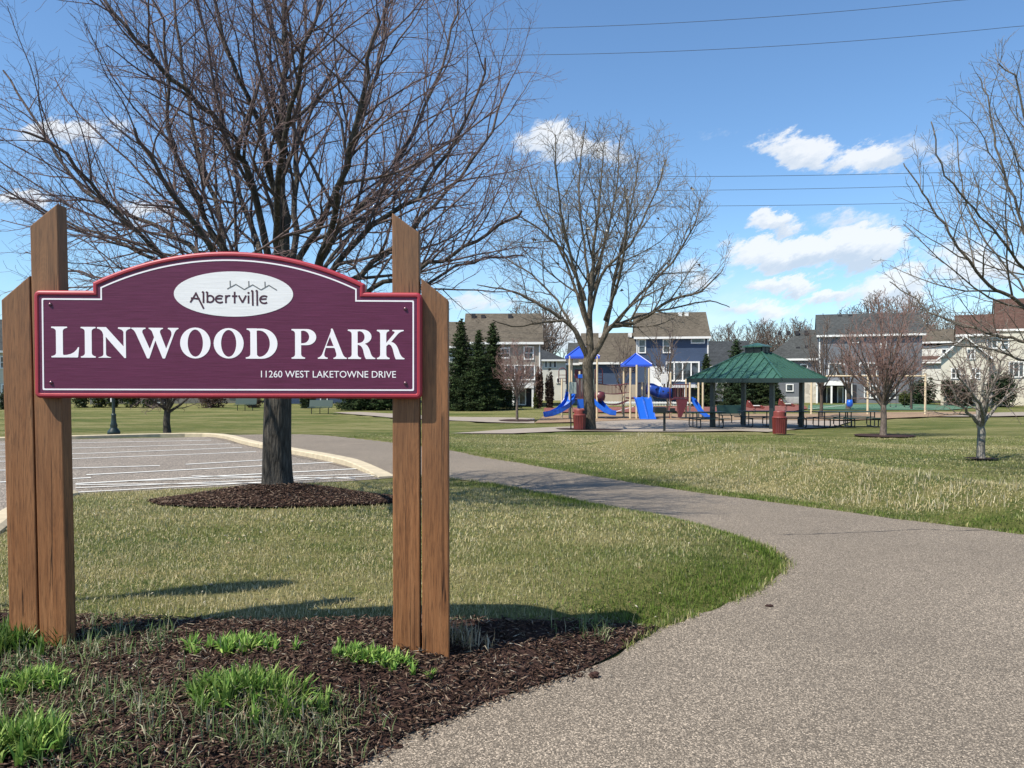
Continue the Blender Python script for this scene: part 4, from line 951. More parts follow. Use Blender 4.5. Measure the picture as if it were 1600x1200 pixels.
# --- large tree whose trunk stands just outside the right edge
DF = 14.5; bF = at(1690, 733, DF); bF.z = Hs(bF.x, DF)
rf = root_tree('maple_tree', bF, 'large bare tree reaching in from the right edge, its limbs over the brown house')
pt = lambda a, b, c: np.array(at(a, b, DF+c)[:])
trunk_mesh(rf, [tuple(bF-Vector((0, 0, .1))), pt(1690, 640, 0), pt(1688, 560, 0), pt(1692, 480, 0), pt(1700, 380, 0)], [.20, .18, .17, .14, .09], BARK_B, 1.4, 14, 5)
cfgF = {2: (2.1, 38, .46, .11, .06, 7, 5), 3: (4.0, 44, .75, .15, .05, 5, 4), 4: (7.5, 48, .28, .2, .02, 3, 3)}
TF = Tree(21, cfgF, env=(np.array(at(1740, 360, DF)[:]), np.array((4.45, 3.6, 4.1))), rmin=.0028, maxl=4)
limbsF = [[(1690,560,0),(1640,510,-.1),(1590,470,-.2),(1545,445,-.3),(1510,400,-.4),(1475,350,-.5),(1440,300,-.6),(1412,255,-.6)],
 [(1690,580,0),(1640,545,.2),(1580,530,.4),(1530,515,.6),(1480,500,.8),(1430,470,1),(1390,440,1.1)],
 [(1690,520,0),(1650,450,.2),(1615,400,.3),(1590,330,.4),(1565,250,.5),(1545,170,.5),(1530,120,.5)],
 [(1690,540,0),(1640,480,-.6),(1600,420,-1),(1560,370,-1.3),(1510,310,-1.6),(1470,260,-1.8),(1455,190,-1.9)],
 [(1692,500,0),(1670,420,-.4),(1640,330,-.7),(1610,230,-.9),(1590,130,-1),(1560,100,-1)],
 [(1690,570,0),(1650,520,.7),(1590,440,1.2),(1530,360,1.5),(1500,280,1.7),(1495,210,1.7)],
 [(1690,600,0),(1640,575,-.3),(1590,560,-.6),(1540,545,-.8),(1490,540,-1),(1440,545,-1.1)],
 [(1690,480,0),(1680,380,.6),(1650,270,1),(1630,160,1.2),(1620,80,1.3)],
 [(1700,500,0),(1740,400,0),(1790,300,.2),(1830,200,.3)], [(1700,450,0),(1710,330,-.5),(1720,200,-.8),(1730,90,-1)], [(1700,560,0),(1760,500,-.5),(1840,440,-.9),(1900,380,-1)]]
for i, l in enumerate(limbsF):
    P = px_line([(a, b, DF+c) for a, b, c in l], 4, .02, i+80); TF.line(P, [.050,.036,.045,.034,.04,.03,.03,.038,.05,.05,.04][i], .010, 1, 7, t0=.2)
TF.T.build('crown', BARK_B, rf)

# --- smaller trees
def small_tree(name, b, hgt, rx, label, seed, bark, trunk_h, rt, n_limb, cfg, rmin, spread=40, ez=None, cat='tree', group=None, stems=1, lean=0, maxl=4):
    root = root_tree(name, b, label, cat, group); rg = np.random.default_rng(seed); b = np.array(b[:])
    top = b+np.array((lean, 0, trunk_h))
    if stems == 1: trunk_mesh(root, [tuple(b-np.array((0, 0, .1))), tuple((b+top)/2+rg.normal(0, rt*.3, 3)*np.array((1,1,0))), tuple(top)], [rt, rt*.85, rt*.75], bark, 1.35, 12, seed)
    e = ez or (b[2]+trunk_h*.7+(hgt-trunk_h*.7)/2, (hgt-trunk_h*.7)/2)
    T = Tree(seed, cfg, env=(np.array((b[0]+lean, b[1], e[0])), np.array((rx, rx, e[1]))), rmin=rmin, maxl=maxl)
    for k in range(n_limb):
        az = 2.4*k+rg.uniform(-.3, .3); an = R(spread)*((k+.5)/n_limb)**.6*rg.uniform(.85, 1.15); d = np.array((math.cos(az)*math.sin(an), math.sin(az)*math.sin(an), math.cos(an)))
        st = top-np.array((0, 0, rg.uniform(0, trunk_h*.22)))*(k > 0) if stems == 1 else b+np.array((math.cos(az)*rt*.7, math.sin(az)*rt*.7, 0))
        L = (hgt-trunk_h*(stems == 1))*(.95-.25*(k/n_limb)); P = [st]; q = st
        for j in range(7):
            d = nrm(d+rg.normal(0, .07, 3)+np.array((0, 0, .03))); q = q+d*L/7
            if not T.fits(q) and j > 2: break
            P.append(q)
        T.line(P, rt*(.42 if stems == 1 else .42), rmin*1.5, 1, 6, t0=.10)
    if stems > 1:
        # the stems below the first fork are its trunk
        tb = Tubes()
        for k in range(stems):
            az = 2.4*k; p0 = b+np.array((math.cos(az)*rt*.7, math.sin(az)*rt*.7, -.1)); tb.add([p0, p0+np.array((math.cos(az)*.1, math.sin(az)*.1, trunk_h*.6)), p0+np.array((math.cos(az)*.25, math.sin(az)*.25, trunk_h))], [rt*.62, rt*.55, rt*.45], 8, [0, 0, 0])
        tb.build('trunk', bark, root)
    T.T.build('crown', bark, root); return root
cS = {2: (3.2, 32, .42, .09, .07, 6, 4), 3: (4.2, 38, .62, .12, .06, 4, 3), 4: (5.5, 42, .30, .15, .03, 3, 3)}
small_tree('young_linden_tree', T_C, 4.9, 1.55, 'small bare reddish tree in front of the dark spruces', 31, BARK_C, 1.55, .085, 16, cS, .0062, 46)
small_tree('young_maple_tree', T_D, 5.8, 1.9, 'bare reddish-twigged tree in a mulch ring right of the picnic tables', 32, BARK_C, 1.35, .125, 17, cS, .0052, 50)
# crab apple: short pale trunk that forks low with wide crooked limbs
cE = {2: (4.0, 48, .52, .17, .03, 7, 5), 3: (4.6, 50, .50, .2, .02, 5, 4), 4: (6.5, 52, .24, .25, .0, 3, 3)}
DE = float(T_E.y); re_ = root_tree('crab_apple_tree', T_E, 'small crooked tree with pale trunk near the right edge'); pt = lambda a, b, c: np.array(at(a, b, DE+c)[:])
trunk_mesh(re_, [tuple(T_E-Vector((0, 0, .1))), pt(1533, 695, 0), pt(1534, 675, 0), pt(1532, 660, 0)], [.095, .085, .085, .06], BARK_D, 1.25, 12, 8)
TE = Tree(44, cE, env=(np.array(at(1528, 590, DE)[:]), np.array((1.65, 1.5, 1.45))), rmin=.0036, maxl=4)
for i, l in enumerate([[(1533,672,0),(1526,640,.1),(1520,610,.2),(1505,580,.4),(1490,560,.5)], [(1534,672,0),(1538,640,-.1),(1535,600,-.2),(1545,560,-.3),(1540,520,-.3)],
    [(1533,668,0),(1515,645,-.2),(1498,630,-.4),(1480,600,-.5),(1455,590,-.6)], [(1535,665,0),(1552,640,.2),(1575,618,.3),(1600,590,.4),(1625,570,.5)],
    [(1532,660,0),(1528,620,.5),(1515,570,.8),(1510,530,.9)], [(1535,660,0),(1545,620,-.5),(1560,575,-.8),(1580,540,-.9)], [(1534,665,0),(1530,630,-.6),(1500,590,-1),(1475,550,-1.1)], [(1535,650,0),(1555,600,.7),(1570,560,1),(1590,540,1.1)]]):
    TE.line(px_line([(a, b, DE+c) for a, b, c in l], 4, .02, i+120), .05, .008, 1, 6, t0=.2)
TE.T.build('crown', BARK_D, re_)
T_G = G(262, 680); small_tree('bare_tree', T_G, 3.6, 2.3, 'low dark bare tree behind the parking lot, seen under the sign board', 51, BARK_A, 1.0, .15, 11, cE, .006, 58)
cT = {2: (1.6, 30, .38, .10, .07, 5, 4), 3: (2.2, 38, .85, .12, .05, 4, 3), 4: (3.0, 42, .45, .15, .03, 2, 3)}
for (px, py, h_, rx, lab, rt) in ((1283,652,6.8,1.5,'slim pale bare tree just right of the pavilion roof',.12),(1325,640,7.4,2.6,'taller bare tree behind the swing frame, in front of the grey house',.2),
        (1042,647,7.5,1.6,'thin bare tree in front of the large windows of the blue house',.09),(973,648,5.8,1.2,'thin bare tree between the two play towers',.08),(1424,640,5.5,1.2,'thin bare tree between the swing frame and the dark shrubs',.10)):
    small_tree('bare_tree', G(px, py), h_, rx, lab, int(px), BARK_E, 1.7, rt, 8, cT, .011, 36)
# background trees beyond the houses, one of each size then copied
cB = {2: (1.1, 28, .40, .08, .09, 5, 4), 3: (1.5, 34, 2.2, .1, .07, 4, 3), 4: (2.2, 38, 1.0, .12, .04, 2, 3)}
BT = 'bare trees beyond the houses'
p1 = small_tree('background_tree', Vector((0, 118, -1)), 13.5, 4.2, 'x', 61, BARK_E, 2.5, .22, 14, cB, .022, 38, group=BT)
p2 = small_tree('background_tree', Vector((0, 118, -1)), 11.0, 5.0, 'x', 62, BARK_C, 2.0, .2, 15, cB, .022, 50, group=BT)
spots = [(842,468,105,1,'pinkish bare tree crown rising behind the right end of the brown-roofed house'),(822,480,112,0,'bare crown just left of the pinkish one behind the brown-roofed house'),
 (1121,510,118,0,'pale bare crown in the gap right of the blue house'),(1163,500,110,1,'leftmost bare crown above the pavilion cupola'),(1190,498,120,0,'bare crown directly above the pavilion cupola'),
 (1222,497,112,1,'bare crown above the left end of the row of roof vents'),(1248,497,122,0,'bare crown touching the left edge of the tall grey house'),(1342,474,112,0,'bare crown above the middle of the tall grey house'),
 (1395,452,108,1,'tallest reddish crown above the right end of the tall grey house'),(1428,470,115,1,'bare crown between the tall grey house and the tan roof'),(1475,488,120,0,'bare crown right of the small tan roof'),
 (1530,480,125,1,'bare crown behind the left slope of the red-brown roof'),(20,490,130,0,'bare crown left of the sign behind the cream house'),(-60,500,120,1,'bare crown furthest to the left'),(240,500,130,1,'bare crown hidden behind the middle of the sign'),(560,505,130,0,'bare crown behind the right end of the sign board')]
for i, (px, top, Y, kind, lab) in enumerate(spots):
    src = (p1, p2)[kind]
    o = src if src['label'] == 'x' else copy_tree(src)
    z = at(px, top, Y).z+1.0; s_ = z/(13.0 if kind == 0 else 10.8); b = at(px, 640, Y); o.location = (b.x, Y, -1.0); o.rotation_euler = (0, 0, i*1.3); o.scale = (s_,)*3; o['label'] = lab

# ------------------------------------------------------------------ evergreens and shrubs
def leaf_mesh(name, P, size, cols, m, root, r, flat=.0, stretch=1.0):
    n = len(P); a = r.normal(0, 1, (n, 3)); a /= np.linalg.norm(a, axis=1)[:,None]; b = np.cross(a, r.normal(0, 1, (n, 3))); b /= np.linalg.norm(b, axis=1)[:,None]+1e-9
    s = (size*r.uniform(.5, 1.4, n))[:,None]; a[:,2] *= 1-flat; V = np.stack([P-a*s*stretch, P+b*s*.5, P+a*s*stretch, P-b*s*.5], 1).reshape(-1, 3); i = np.arange(n)[:,None]*4
    return arr_mesh(name, V, [i+np.array((0,1,2,3))], m, parent=root, col=np.repeat(cols, 4, 0), wl=root.location)
def spruce(b, hgt, rad, label, seed, base_c=(.030, .046, .017), dens=1.0, group='dark spruces'):
    root = empty('spruce_tree', b, label, 'spruce', group); r = np.random.default_rng(seed); b = np.array(b[:])
    nb = int(230*dens); T = Tubes(); L_ = []; cl = []; rad *= 1.62
    T.add([b-np.array((0, 0, .1)), b+np.array((0, 0, hgt*.5)), b+np.array((0, 0, hgt*.97))], [hgt*.02, hgt*.012, .01], 8, [0, 0, 0])
    for k in range(nb):
        t = 1-(k+.5)/nb; t = t**.8 if False else t; z = hgt*(.04+.94*(1-(k/nb)**.75)); f = 1-z/hgt; L = rad*(f**.8)*r.uniform(.42, 1.1)+.06; az = k*2.4+r.uniform(-.3, .3)
        n = max(4, int(L/.075)); tt = np.linspace(0, 1, n); dz = -.30*L*tt+.24*L*tt**2.2+.1*L*tt*(f < .25)
        p = b+np.column_stack([np.cos(az)*L*tt, np.sin(az)*L*tt, z+dz]); T.add(p[[0, n//2, n-1]], [.012+L*.008, .01, .004], 3, [1, 1, 1])
        m_ = 9; q = np.repeat(p, m_, 0); w = np.repeat(.05+.17*L*(1-tt*.75), m_)[:,None]; q = q+r.normal(0, 1, q.shape)*w*np.array((1, 1, .38)); L_.append(q); cl.append(np.full(len(q), r.uniform(.6, 1.5)))
    P = np.concatenate(L_); c = np.array(base_c)*np.concatenate(cl)[:,None]*r.uniform(.6, 1.6, (len(P), 1))+r.uniform(0, .008, (len(P), 3))
    leaf_mesh('foliage', P, .07*max(1, hgt/7), c, NEEDLE, root, r, .3, 1.3); T.build('trunk', BARK_E, root)
    return root
def sp(px, base, top, rw, lab, seed, Y=None, **k):
    b = G(px, base, H0) if Y is None else at(px, base, Y); Y = b.y
    h_ = at(px, top, Y).z-b.z; return spruce(b, h_, rw*Y/F, lab, seed, **k)
sp(721, 641.5, 496, 27, 'tallest dark spruce, nearest the right sign post', 71)
sp(748, 641.8, 514, 24, 'middle dark spruce of the three beside the sign', 72); sp(770, 640, 502, 27, 'dark spruce on the right of the group of three beside the sign', 73)
sp(1150, 634, 529, 24, 'spruce behind the left half of the pavilion roof', 74, base_c=(.03,.05,.022)); sp(1185, 634, 560, 22, 'low spruce under the pavilion behind its red bin', 75); sp(1103, 636, 552, 13, 'small spruce at the corner of the blue house', 76)
sp(560, 641, 540, 22, 'spruce behind the right end of the sign board, left one', 77); sp(600, 641, 530, 22, 'spruce behind the right timber post', 78); sp(1206, 634, 575, 13, 'low spruce seen between the two right pavilion posts', 79)
if False: sp(1594, 642, 520, 24, 'dark spruce at the right edge behind the crab apple', 80, base_c=(.032,.045,.022))
def shrub(px, base, top, w, label, seed, cols, name='shrub', cat='shrub', sz=.10, n=2600, Y=None, group=None, dep=None, shape=1.0, twiggy=False):
    b = G(px, base, H0) if Y is None else at(px, base, Y); Y = b.y; h_ = at(px, top, Y).z-b.z; rx = w*Y/F/2; ry = dep or rx
    root = empty(name, b, label, cat, group); r = np.random.default_rng(seed); P = []
    lob = [(r.uniform(-.6, .6)*rx, r.uniform(-.6, .6)*ry, r.uniform(.3, .62)*h_, r.uniform(.35, .55)) for _ in range(9)]+[(0, 0, h_*.45, .75)]
    for (lx, ly, lz, s_) in lob:
        k = n//len(lob); d = r.normal(0, 1, (k, 3)); d /= np.linalg.norm(d, axis=1)[:,None]; d *= (r.uniform(.25, 1, (k, 1))**.4)*(1+.18*np.sin(d*7+lx))
        P.append(np.column_stack([lx+d[:,0]*rx*s_, ly+d[:,1]*ry*s_, np.clip(lz+d[:,2]*h_*s_*.9*shape, .02, h_*1.03)]))
    P = np.concatenate(P)+np.array(b[:]); c = np.array(cols)[r.integers(0, len(cols), len(P))]*r.uniform(.6, 1.4, (len(P), 1))
    leaf_mesh('foliage', P, sz, c, LEAF, root, r)
    T = Tubes(); bb = np.array(b[:])
    for k in range(9): a = k*2.4; T.add([bb-np.array((0,0,.1)), bb+np.array((math.cos(a)*rx*.3, math.sin(a)*ry*.3, h_*.4)), bb+np.array((math.cos(a)*rx*.6, math.sin(a)*ry*.6, h_*.8))], [.04, .025, .01], 4, [1, 1, 1])
    T.build('stems', BARK_E, root); return root
DG = [(.025,.045,.018),(.04,.06,.022),(.018,.03,.014)]; OL = [(.07,.085,.02),(.05,.06,.02),(.10,.11,.03)]; RB = [(.085,.05,.035),(.06,.04,.03),(.11,.07,.05)]
shrub(842, 638, 575, 15, 'tall reddish-brown columnar hedge shrub left of the white house', 81, RB, sz=.09, n=4200)
shrub(858, 638, 578, 14, 'tall dark columnar hedge shrub beside the white house', 82, [(.05,.035,.028),(.04,.03,.02)], sz=.09, n=4000)
shrub(838, 638, 612, 12, 'olive bush at the foot of the reddish-brown hedge shrub', 83, OL, n=1500)
shrub(1440, 632, 592, 46, 'wide dark green bush left of the cream house', 84, DG, n=5000); shrub(1500, 634, 588, 50, 'dark bush behind the crab apple trunk', 85, DG+RB, n=5000)
shrub(1565, 636, 580, 56, 'big dark bush at the right edge', 86, DG, n=6000); shrub(1415, 634, 612, 26, 'low light green bush right of the grey house', 87, OL, n=1500)
shrub(1660, 636, 575, 60, 'dark bush beyond the right edge bush', 88, DG, n=3000)
HG = 'clipped hedge shrubs behind the parking lot'
for i, px in enumerate((130, 155, 180, 205, 232)):
    shrub(px, 637, 600+3*(i % 2), 30, ['hedge shrub nearest the left posts, under the board','second hedge shrub from the left posts','hedge shrub directly behind the street lamp','fourth hedge shrub, right of the street lamp','last hedge shrub before the low bare tree'][i], 90+i, DG+OL, name='hedge_shrub', cat='hedge', n=1800, group=HG)
shrub(330, 637, 608, 50, 'brownish twiggy bush right of the low bare tree', 96, RB, n=1800); shrub(398, 637, 612, 34, 'brown bush behind the left park bench', 97, RB, n=1500); shrub(480, 638, 604, 26, 'dark round bush left of the right park bench', 98, DG, n=1800)
shrub(8, 640, 606, 22, 'dark bush at the foot of the cream house on the far left', 99, DG, n=1200)
# ------------------------------------------------------------------ houses: each a body, roof, windows, deck at its real distance
class House:
    def __init__(s, px, Y, label, name='house', z0=-.95, gm=SID_TAN, rot=0):
        s.Y = Y; s.gm = gm; s.th = R(rot); b = at(px, 640, Y); s.b = Vector((b.x, Y, z0)); s.r = empty(name, s.b, label, 'house', rz=-s.th)
    def X(s, px, Yo=0):
        """local x where the sight line through px meets the plane Yo behind the facade"""
        k = (px-800)/F; c, n = math.cos(s.th), math.sin(s.th); return (k*(s.Y+Yo*c)-s.b.x-Yo*n)/(c+k*n)
    def Z(s, py, Yo=0): return at(800, py, s.Y+Yo).z-s.b.z
    def body(s, p0, p1, top, m, dep=9, y0=0, bot=None, name='wall'):
        return MB().box(s.X(p0), s.X(p1), y0, y0+dep, -.4 if bot is None else s.Z(bot), s.Z(top)).build(name, m, s.r)
    def roof(s, p0, p1, ridge, eave, m, dep=9, y0=0, over=.35, hip0=0, hip1=0, name='roof', gable=None):
        x0, x1 = s.X(p0), s.X(p1); ze = s.Z(eave); ym = y0+dep/2
        zr = (EYE+(595-ridge)*(s.Y+ym)/F)-s.b.z; th = .16
        h0 = hip0*F and hip0; V = []
        for dz in (0, -th):
            V += [(x0, y0-over, ze+dz), (x1, y0-over, ze+dz), (x1-hip1, ym, zr+dz), (x0+hip0, ym, zr+dz), (x0, y0+dep+over, ze+dz), (x1, y0+dep+over, ze+dz)]
        f = [(0,1,2,3),(3,2,5,4),(6,9,8,7),(9,10,11,8),(0,6,7,1),(4,5,11,10)]
        f += [(0,3,9,6),(3,4,10,9),(1,7,8,2),(2,8,11,5)]
        if hip0: f += [(0,3,4)]
        if hip1: f += [(1,5,2)]
        o = MB().add(V, f).build(name, m, s.r)
        if gable or s.gm:
            gable = gable or s.gm
            for xx in ((x0+.25, x0+.1) if not hip0 else None, (x1-.25, x1-.1) if not hip1 else None):
                if xx: 
                    mb = MB(); a, b = xx; mb.add([(a, y0+.01, ze-.05), (a, y0+dep-.01, ze-.05), (a, ym, zr-.25), (b, y0+.01, ze-.05), (b, y0+dep-.01, ze-.05), (b, ym, zr-.25)], [(0,1,2),(3,5,4),(0,3,4,1),(1,4,5,2),(2,5,3,0)]); mb.build('gable', gable, s.r)
        MB().box(x0, x1, y0-over-.09, y0-over, ze-.20, ze+.02).build('gutter', WHITE_T, o)
        return o
    def gable_front(s, p0, p1, apex, eave, mw, mr, dep=9, y0=0):
        x0, x1 = s.X(p0), s.X(p1); xm = (x0+x1)/2; ze, za = s.Z(eave), s.Z(apex)
        MB().prism([(x0, ze), (x1, ze), (xm, za-.15)], y0, y0+dep).build('gable', mw, s.r)
        mb = MB()
        for a, b in (((x0-.4, ze-.3), (xm, za)), ((x1+.4, ze-.3), (xm, za))):
            mb.prism([a, b, (b[0], b[1]+.22), (a[0], a[1]+.22)], y0-.35, y0+dep)
        rf_ = mb.build('roof', mr, s.r)
        mb = MB()
        for a, b in (((x0-.4, ze-.3), (xm, za)), ((x1+.4, ze-.3), (xm, za))): mb.prism([(a[0], a[1]+.02), (b[0], b[1]+.02), (b[0], b[1]+.20), (a[0], a[1]+.20)], y0-.42, y0-.36)
        mb.build('bargeboard', WHITE_T, rf_)
    def window(s, p0, p1, t, b, nv=1, nh=0, y0=0, m=None, fw=.11, kind='window'):
        x0, x1, z0, z1 = s.X(p0), s.X(p1), s.Z(b), s.Z(t); mb = MB(); y = y0
        mb.box(x0, x1, y-.07, y+.02, z1-fw, z1).box(x0, x1, y-.09, y+.02, z0, z0+fw).box(x0, x0+fw, y-.07, y+.02, z0+fw, z1-fw).box(x1-fw, x1, y-.07, y+.02, z0+fw, z1-fw)
        for k in range(1, nv): xx = x0+(x1-x0)*k/nv; mb.box(xx-fw*.4, xx+fw*.4, y-.06, y+.02, z0+fw, z1-fw)
        for k in range(1, nh+1): zz = z0+(z1-z0)*k/(nh+1); mb.box(x0+fw, x1-fw, y-.05, y-.025, zz-fw*.3, zz+fw*.3)
        o = mb.build(kind, m or WHITE_T, s.r); MB().box(x0+fw*.9, x1-fw*.9, y-.015, y-.006, z0+fw*.9, z1-fw*.9).build('pane', GLASS, o); return o
    def pipe(s, px, t, b, y0=0):
        return MB().box(s.X(px)-.06, s.X(px)+.06, y0-.13, y0-.01, s.Z(b), s.Z(t)).build('downspout', WHITE_T, s.r)
    def deck(s, p0, p1, py, y0=0, dep=3, posts=3, rail=None, m=None, railm=None, th=.32):
        m = m or WHITE_T; x0, x1 = s.X(p0), s.X(p1); Yf = s.Y-dep; z = (EYE+(595-py)*Yf/F)-s.b.z
        x0, x1 = s.X(p0, -dep), s.X(p1, -dep)
        d = MB().box(x0, x1, y0-dep, y0-.02, z-th, z).build('deck', m, s.r)
        for k in range(posts): xx = x0+.1+(x1-x0-.2)*k/(posts-1); MB().box(xx-.09, xx+.09, y0-dep+.05, y0-dep+.23, -.1, z-th).build('deck_post', m, s.r)
        if rail:
            mb = MB(); zt = (EYE+(595-rail)*Yf/F)-s.b.z; mb.box(x0, x1, y0-dep+.03, y0-dep+.11, zt-.08, zt)
            n = int((x1-x0)/.16)
            for k in range(n+1): xx = x0+(x1-x0)*k/n; mb.box(xx-.02, xx+.02, y0-dep+.05, y0-dep+.09, z, zt-.08)
            mb.build('railing', railm or m, s.r)
        return d
    def vents(s, pts, Yo, m=None):
        for px, py in pts:
            p = Vector((s.X(px, Yo), Yo, s.Z(py, Yo))); MB().box(p.x-.2, p.x+.2, p.y-.2, p.y+.2, p.z-.35, p.z+.12).build('roof_vent', m or DARKIN, s.r)
# brown-roofed house behind the spruces
h = House(785, 74, 'taupe house with a big brown roof behind the dark spruces')
h.body(727, 846, 533, SID_TAN); h.roof(723, 849, 490, 535, ROOF_BR, gable=SID_TAN); h.body(690, 727, 541, SID_TAN, 8, .6); h.roof(688, 728, 503, 541, ROOF_BR, 8, .6)
h.window(782, 797, 543, 560, 1, 1); h.window(818, 834, 541, 562, 1, 1); h.window(788, 836, 570, 594, 3); h.window(700, 712, 552, 566, 1, 1, y0=.6); MB().box(h.X(772), h.X(831), -.06, -.02, -.1, h.Z(603)).build('shade_panel', DARKIN, h.r); h.window(800, 822, 606, 633, 2, y0=-.05); h.window(775, 790, 606, 633, 1, y0=-.05)  # flat dark slab on the wall paints the shade below the deck
h.deck(770, 834, 598, posts=3, dep=3, rail=None, th=.5); h.pipe(843, 537, 636); h.vents([(740,492),(755,494),(797,493)], 3.8)
# small white house in the gap
h = House(868, 96, 'small white house with a dark roof in the gap behind the hedge shrubs'); h.body(846, 900, 562, SID_WHITE, 8); h.roof(840, 886, 543, 562, ROOF_DK, 8, hip1=3.5)
h.window(850, 856, 563, 575, 1); h.window(857, 863, 563, 575, 1); h.window(864, 870, 563, 575, 1); h.window(869, 875, 590, 599, 1)
# blue house behind the playground
h = House(1000, 79, 'blue two-storey house with brown roof behind the playground', rot=8)
h.body(994, 1107, 527, SID_BLUE); h.body(928, 995, 567, SID_BLUE, 8.4, .5); h.roof(990, 1110, 489, 527, ROOF_BR, gable=SID_BLUE); h.roof(904, 996, 520, 566, ROOF_BR, 8.4, .5)
h.body(884, 929, 568, SID_GG, 8, .8); h.roof(883, 915, 535, 567, ROOF_GR, 8, .8, hip1=1.0)
h.body(929, 996, 601, SID_BEI, .1, .38); h.window(997, 1009, 530, 552, 1, 1); h.window(1035, 1047.5, 530, 552, 1, 1); h.window(1079, 1101, 528.5, 537.5, 1)
h.window(1040, 1093, 565, 596, 4, 0, fw=.15); h.window(1058, 1074, 603, 628, 2, 0); h.pipe(995, 528, 566); h.pipe(1105.5, 528, 632)
MB().box(h.X(1015), h.X(1037), -1.2, -.02, h.Z(612), h.Z(573)).build('bay', WHITE_T, h.r); MB().box(h.X(1031), h.X(1047), -1.7, -1.22, h.Z(606), h.Z(581)).build('bay', WHITE_T, h.r)
h.deck(1046, 1096, 601, posts=3, dep=2.6, rail=None, th=.3)
mb = MB(); z0, z1 = h.Z(637), h.Z(626)
for k in range(64): xx = h.X(944)+(h.X(1092)-h.X(944))*k/63; mb.box(xx-.03, xx+.03, -3.05, -3.0, z0-.1, z1)
mb.box(h.X(944), h.X(1092), -3.1, -3.05, z1-.2, z1-.06).box(h.X(944), h.X(1092), -3.1, -3.05, z0+.1, z0+.2).build('picket_fence', WHITE_T, h.r)
h.vents([(938,522),(984,522),(1062,491),(1072,491)], 3.9, WHITE_T)
# low dark-roofed wing to its right
h = House(1140, 90, 'low house with charcoal roof between the blue house and the pavilion cupola', rot=15); h.body(1110, 1168, 572, SID_GREY, 8); h.roof(1106, 1172, 533, 572, ROOF_DK, 8); h.window(1120, 1135, 585, 600, 2); h.body(1128, 1158, 600, SID_WHITE, .3, -.32); h.window(1145, 1156, 580, 594, 1)
# grey house, two volumes
h = House(1290, 86, 'tall grey two-storey house behind the swing frame', gm=SID_GREY, rot=20)
h.body(1278, 1440, 524, SID_GREY); h.roof(1275, 1446, 492, 524, ROOF_GR, gable=SID_GREY); h.body(1196, 1279, 560, SID_GREY, 9, .5); h.roof(1192, 1280, 515, 560, ROOF_GR, 9, .5, hip0=4.2)
h.vents([(1218,518),(1231,518),(1245,518),(1259,518),(1311,495),(1327,495)], 4.1); h.vents([(1246,543),(1260,541)], 2.0)
h.window(1294, 1319, 567, 588, 2, 0); h.window(1342, 1370, 567, 587, 2, 1); h.window(1328, 1342, 526, 537, 1); h.window(1375, 1385, 535, 546, 1); h.window(1250, 1262, 568, 577, 1, y0=.5); h.window(1350, 1370, 602, 622, 2, 1); h.window(1384, 1400, 602, 622, 1, 1)
h.pipe(1280, 526, 560); h.pipe(1281, 563, 600); h.pipe(1331, 590, 632)
h.deck(1275, 1324, 595, posts=3, dep=3, th=.5); MB().box(h.X(1281), h.X(1338), -.06, -.02, -.1, h.Z(601)).build('shade_panel', DARKIN, h.r); h.window(1291, 1300, 604, 631, 1, y0=-.05); h.window(1308, 1318, 604, 631, 1, y0=-.05)  # dark slab under the deck is painted shade, no real hollow
MB().box(h.X(1257), h.X(1276), -.9, .45, -.2, h.Z(596)).build('stone_pier', STONE, h.r); MB().box(h.X(1226), h.X(1256), -.5, .45, -.2, h.Z(596)).build('bay', SID_GREY, h.r); h.window(1228, 1240, 600, 612, 1, y0=-.52)
# tan-roofed small house, then the cream house on the right
h = House(1465, 100, 'low house with a tan roof between the grey and the cream houses', rot=27); h.body(1435, 1500, 540, SID_WHITE, 8); h.roof(1425, 1500, 515, 534, ROOF_BR, 8); h.body(1440, 1475, 563, SID_WHITE, 3, -3.2); h.roof(1436, 1472, 556, 566, ROOF_RB, 3, -3.2); h.window(1470, 1486, 545, 553, 2)
h = House(1540, 77, 'cream house with red-brown roof at the right, behind the crab apple', gm=SID_CREAM, rot=29)
h.body(1495, 1680, 522, SID_CREAM); h.roof(1492, 1560, 492, 522, ROOF_RB); h.body(1553, 1680, 515, SID_CREAM, 10, .8); h.roof(1555, 1690, 470, 515, ROOF_RB, 10, .8)
h.gable_front(1470, 1543, 528, 560, SID_CREAM, ROOF_BR, 1.9, -2.0); MB().box(h.X(1470), h.X(1543), -2, 0, -.3, h.Z(558)).build('wall', SID_CREAM, h.r)
h.window(1508, 1522, 545, 562, 2, 1, y0=-2); h.window(1540, 1558, 527, 545, 2, 0, y0=-.0); h.window(1562, 1576, 527, 548, 1, 1, y0=0); h.window(1485, 1500, 575, 592, 2, 1, y0=-2); h.window(1515, 1530, 575, 592, 2, 1, y0=-2); h.window(1575, 1600, 565, 590, 3, 0, y0=0)
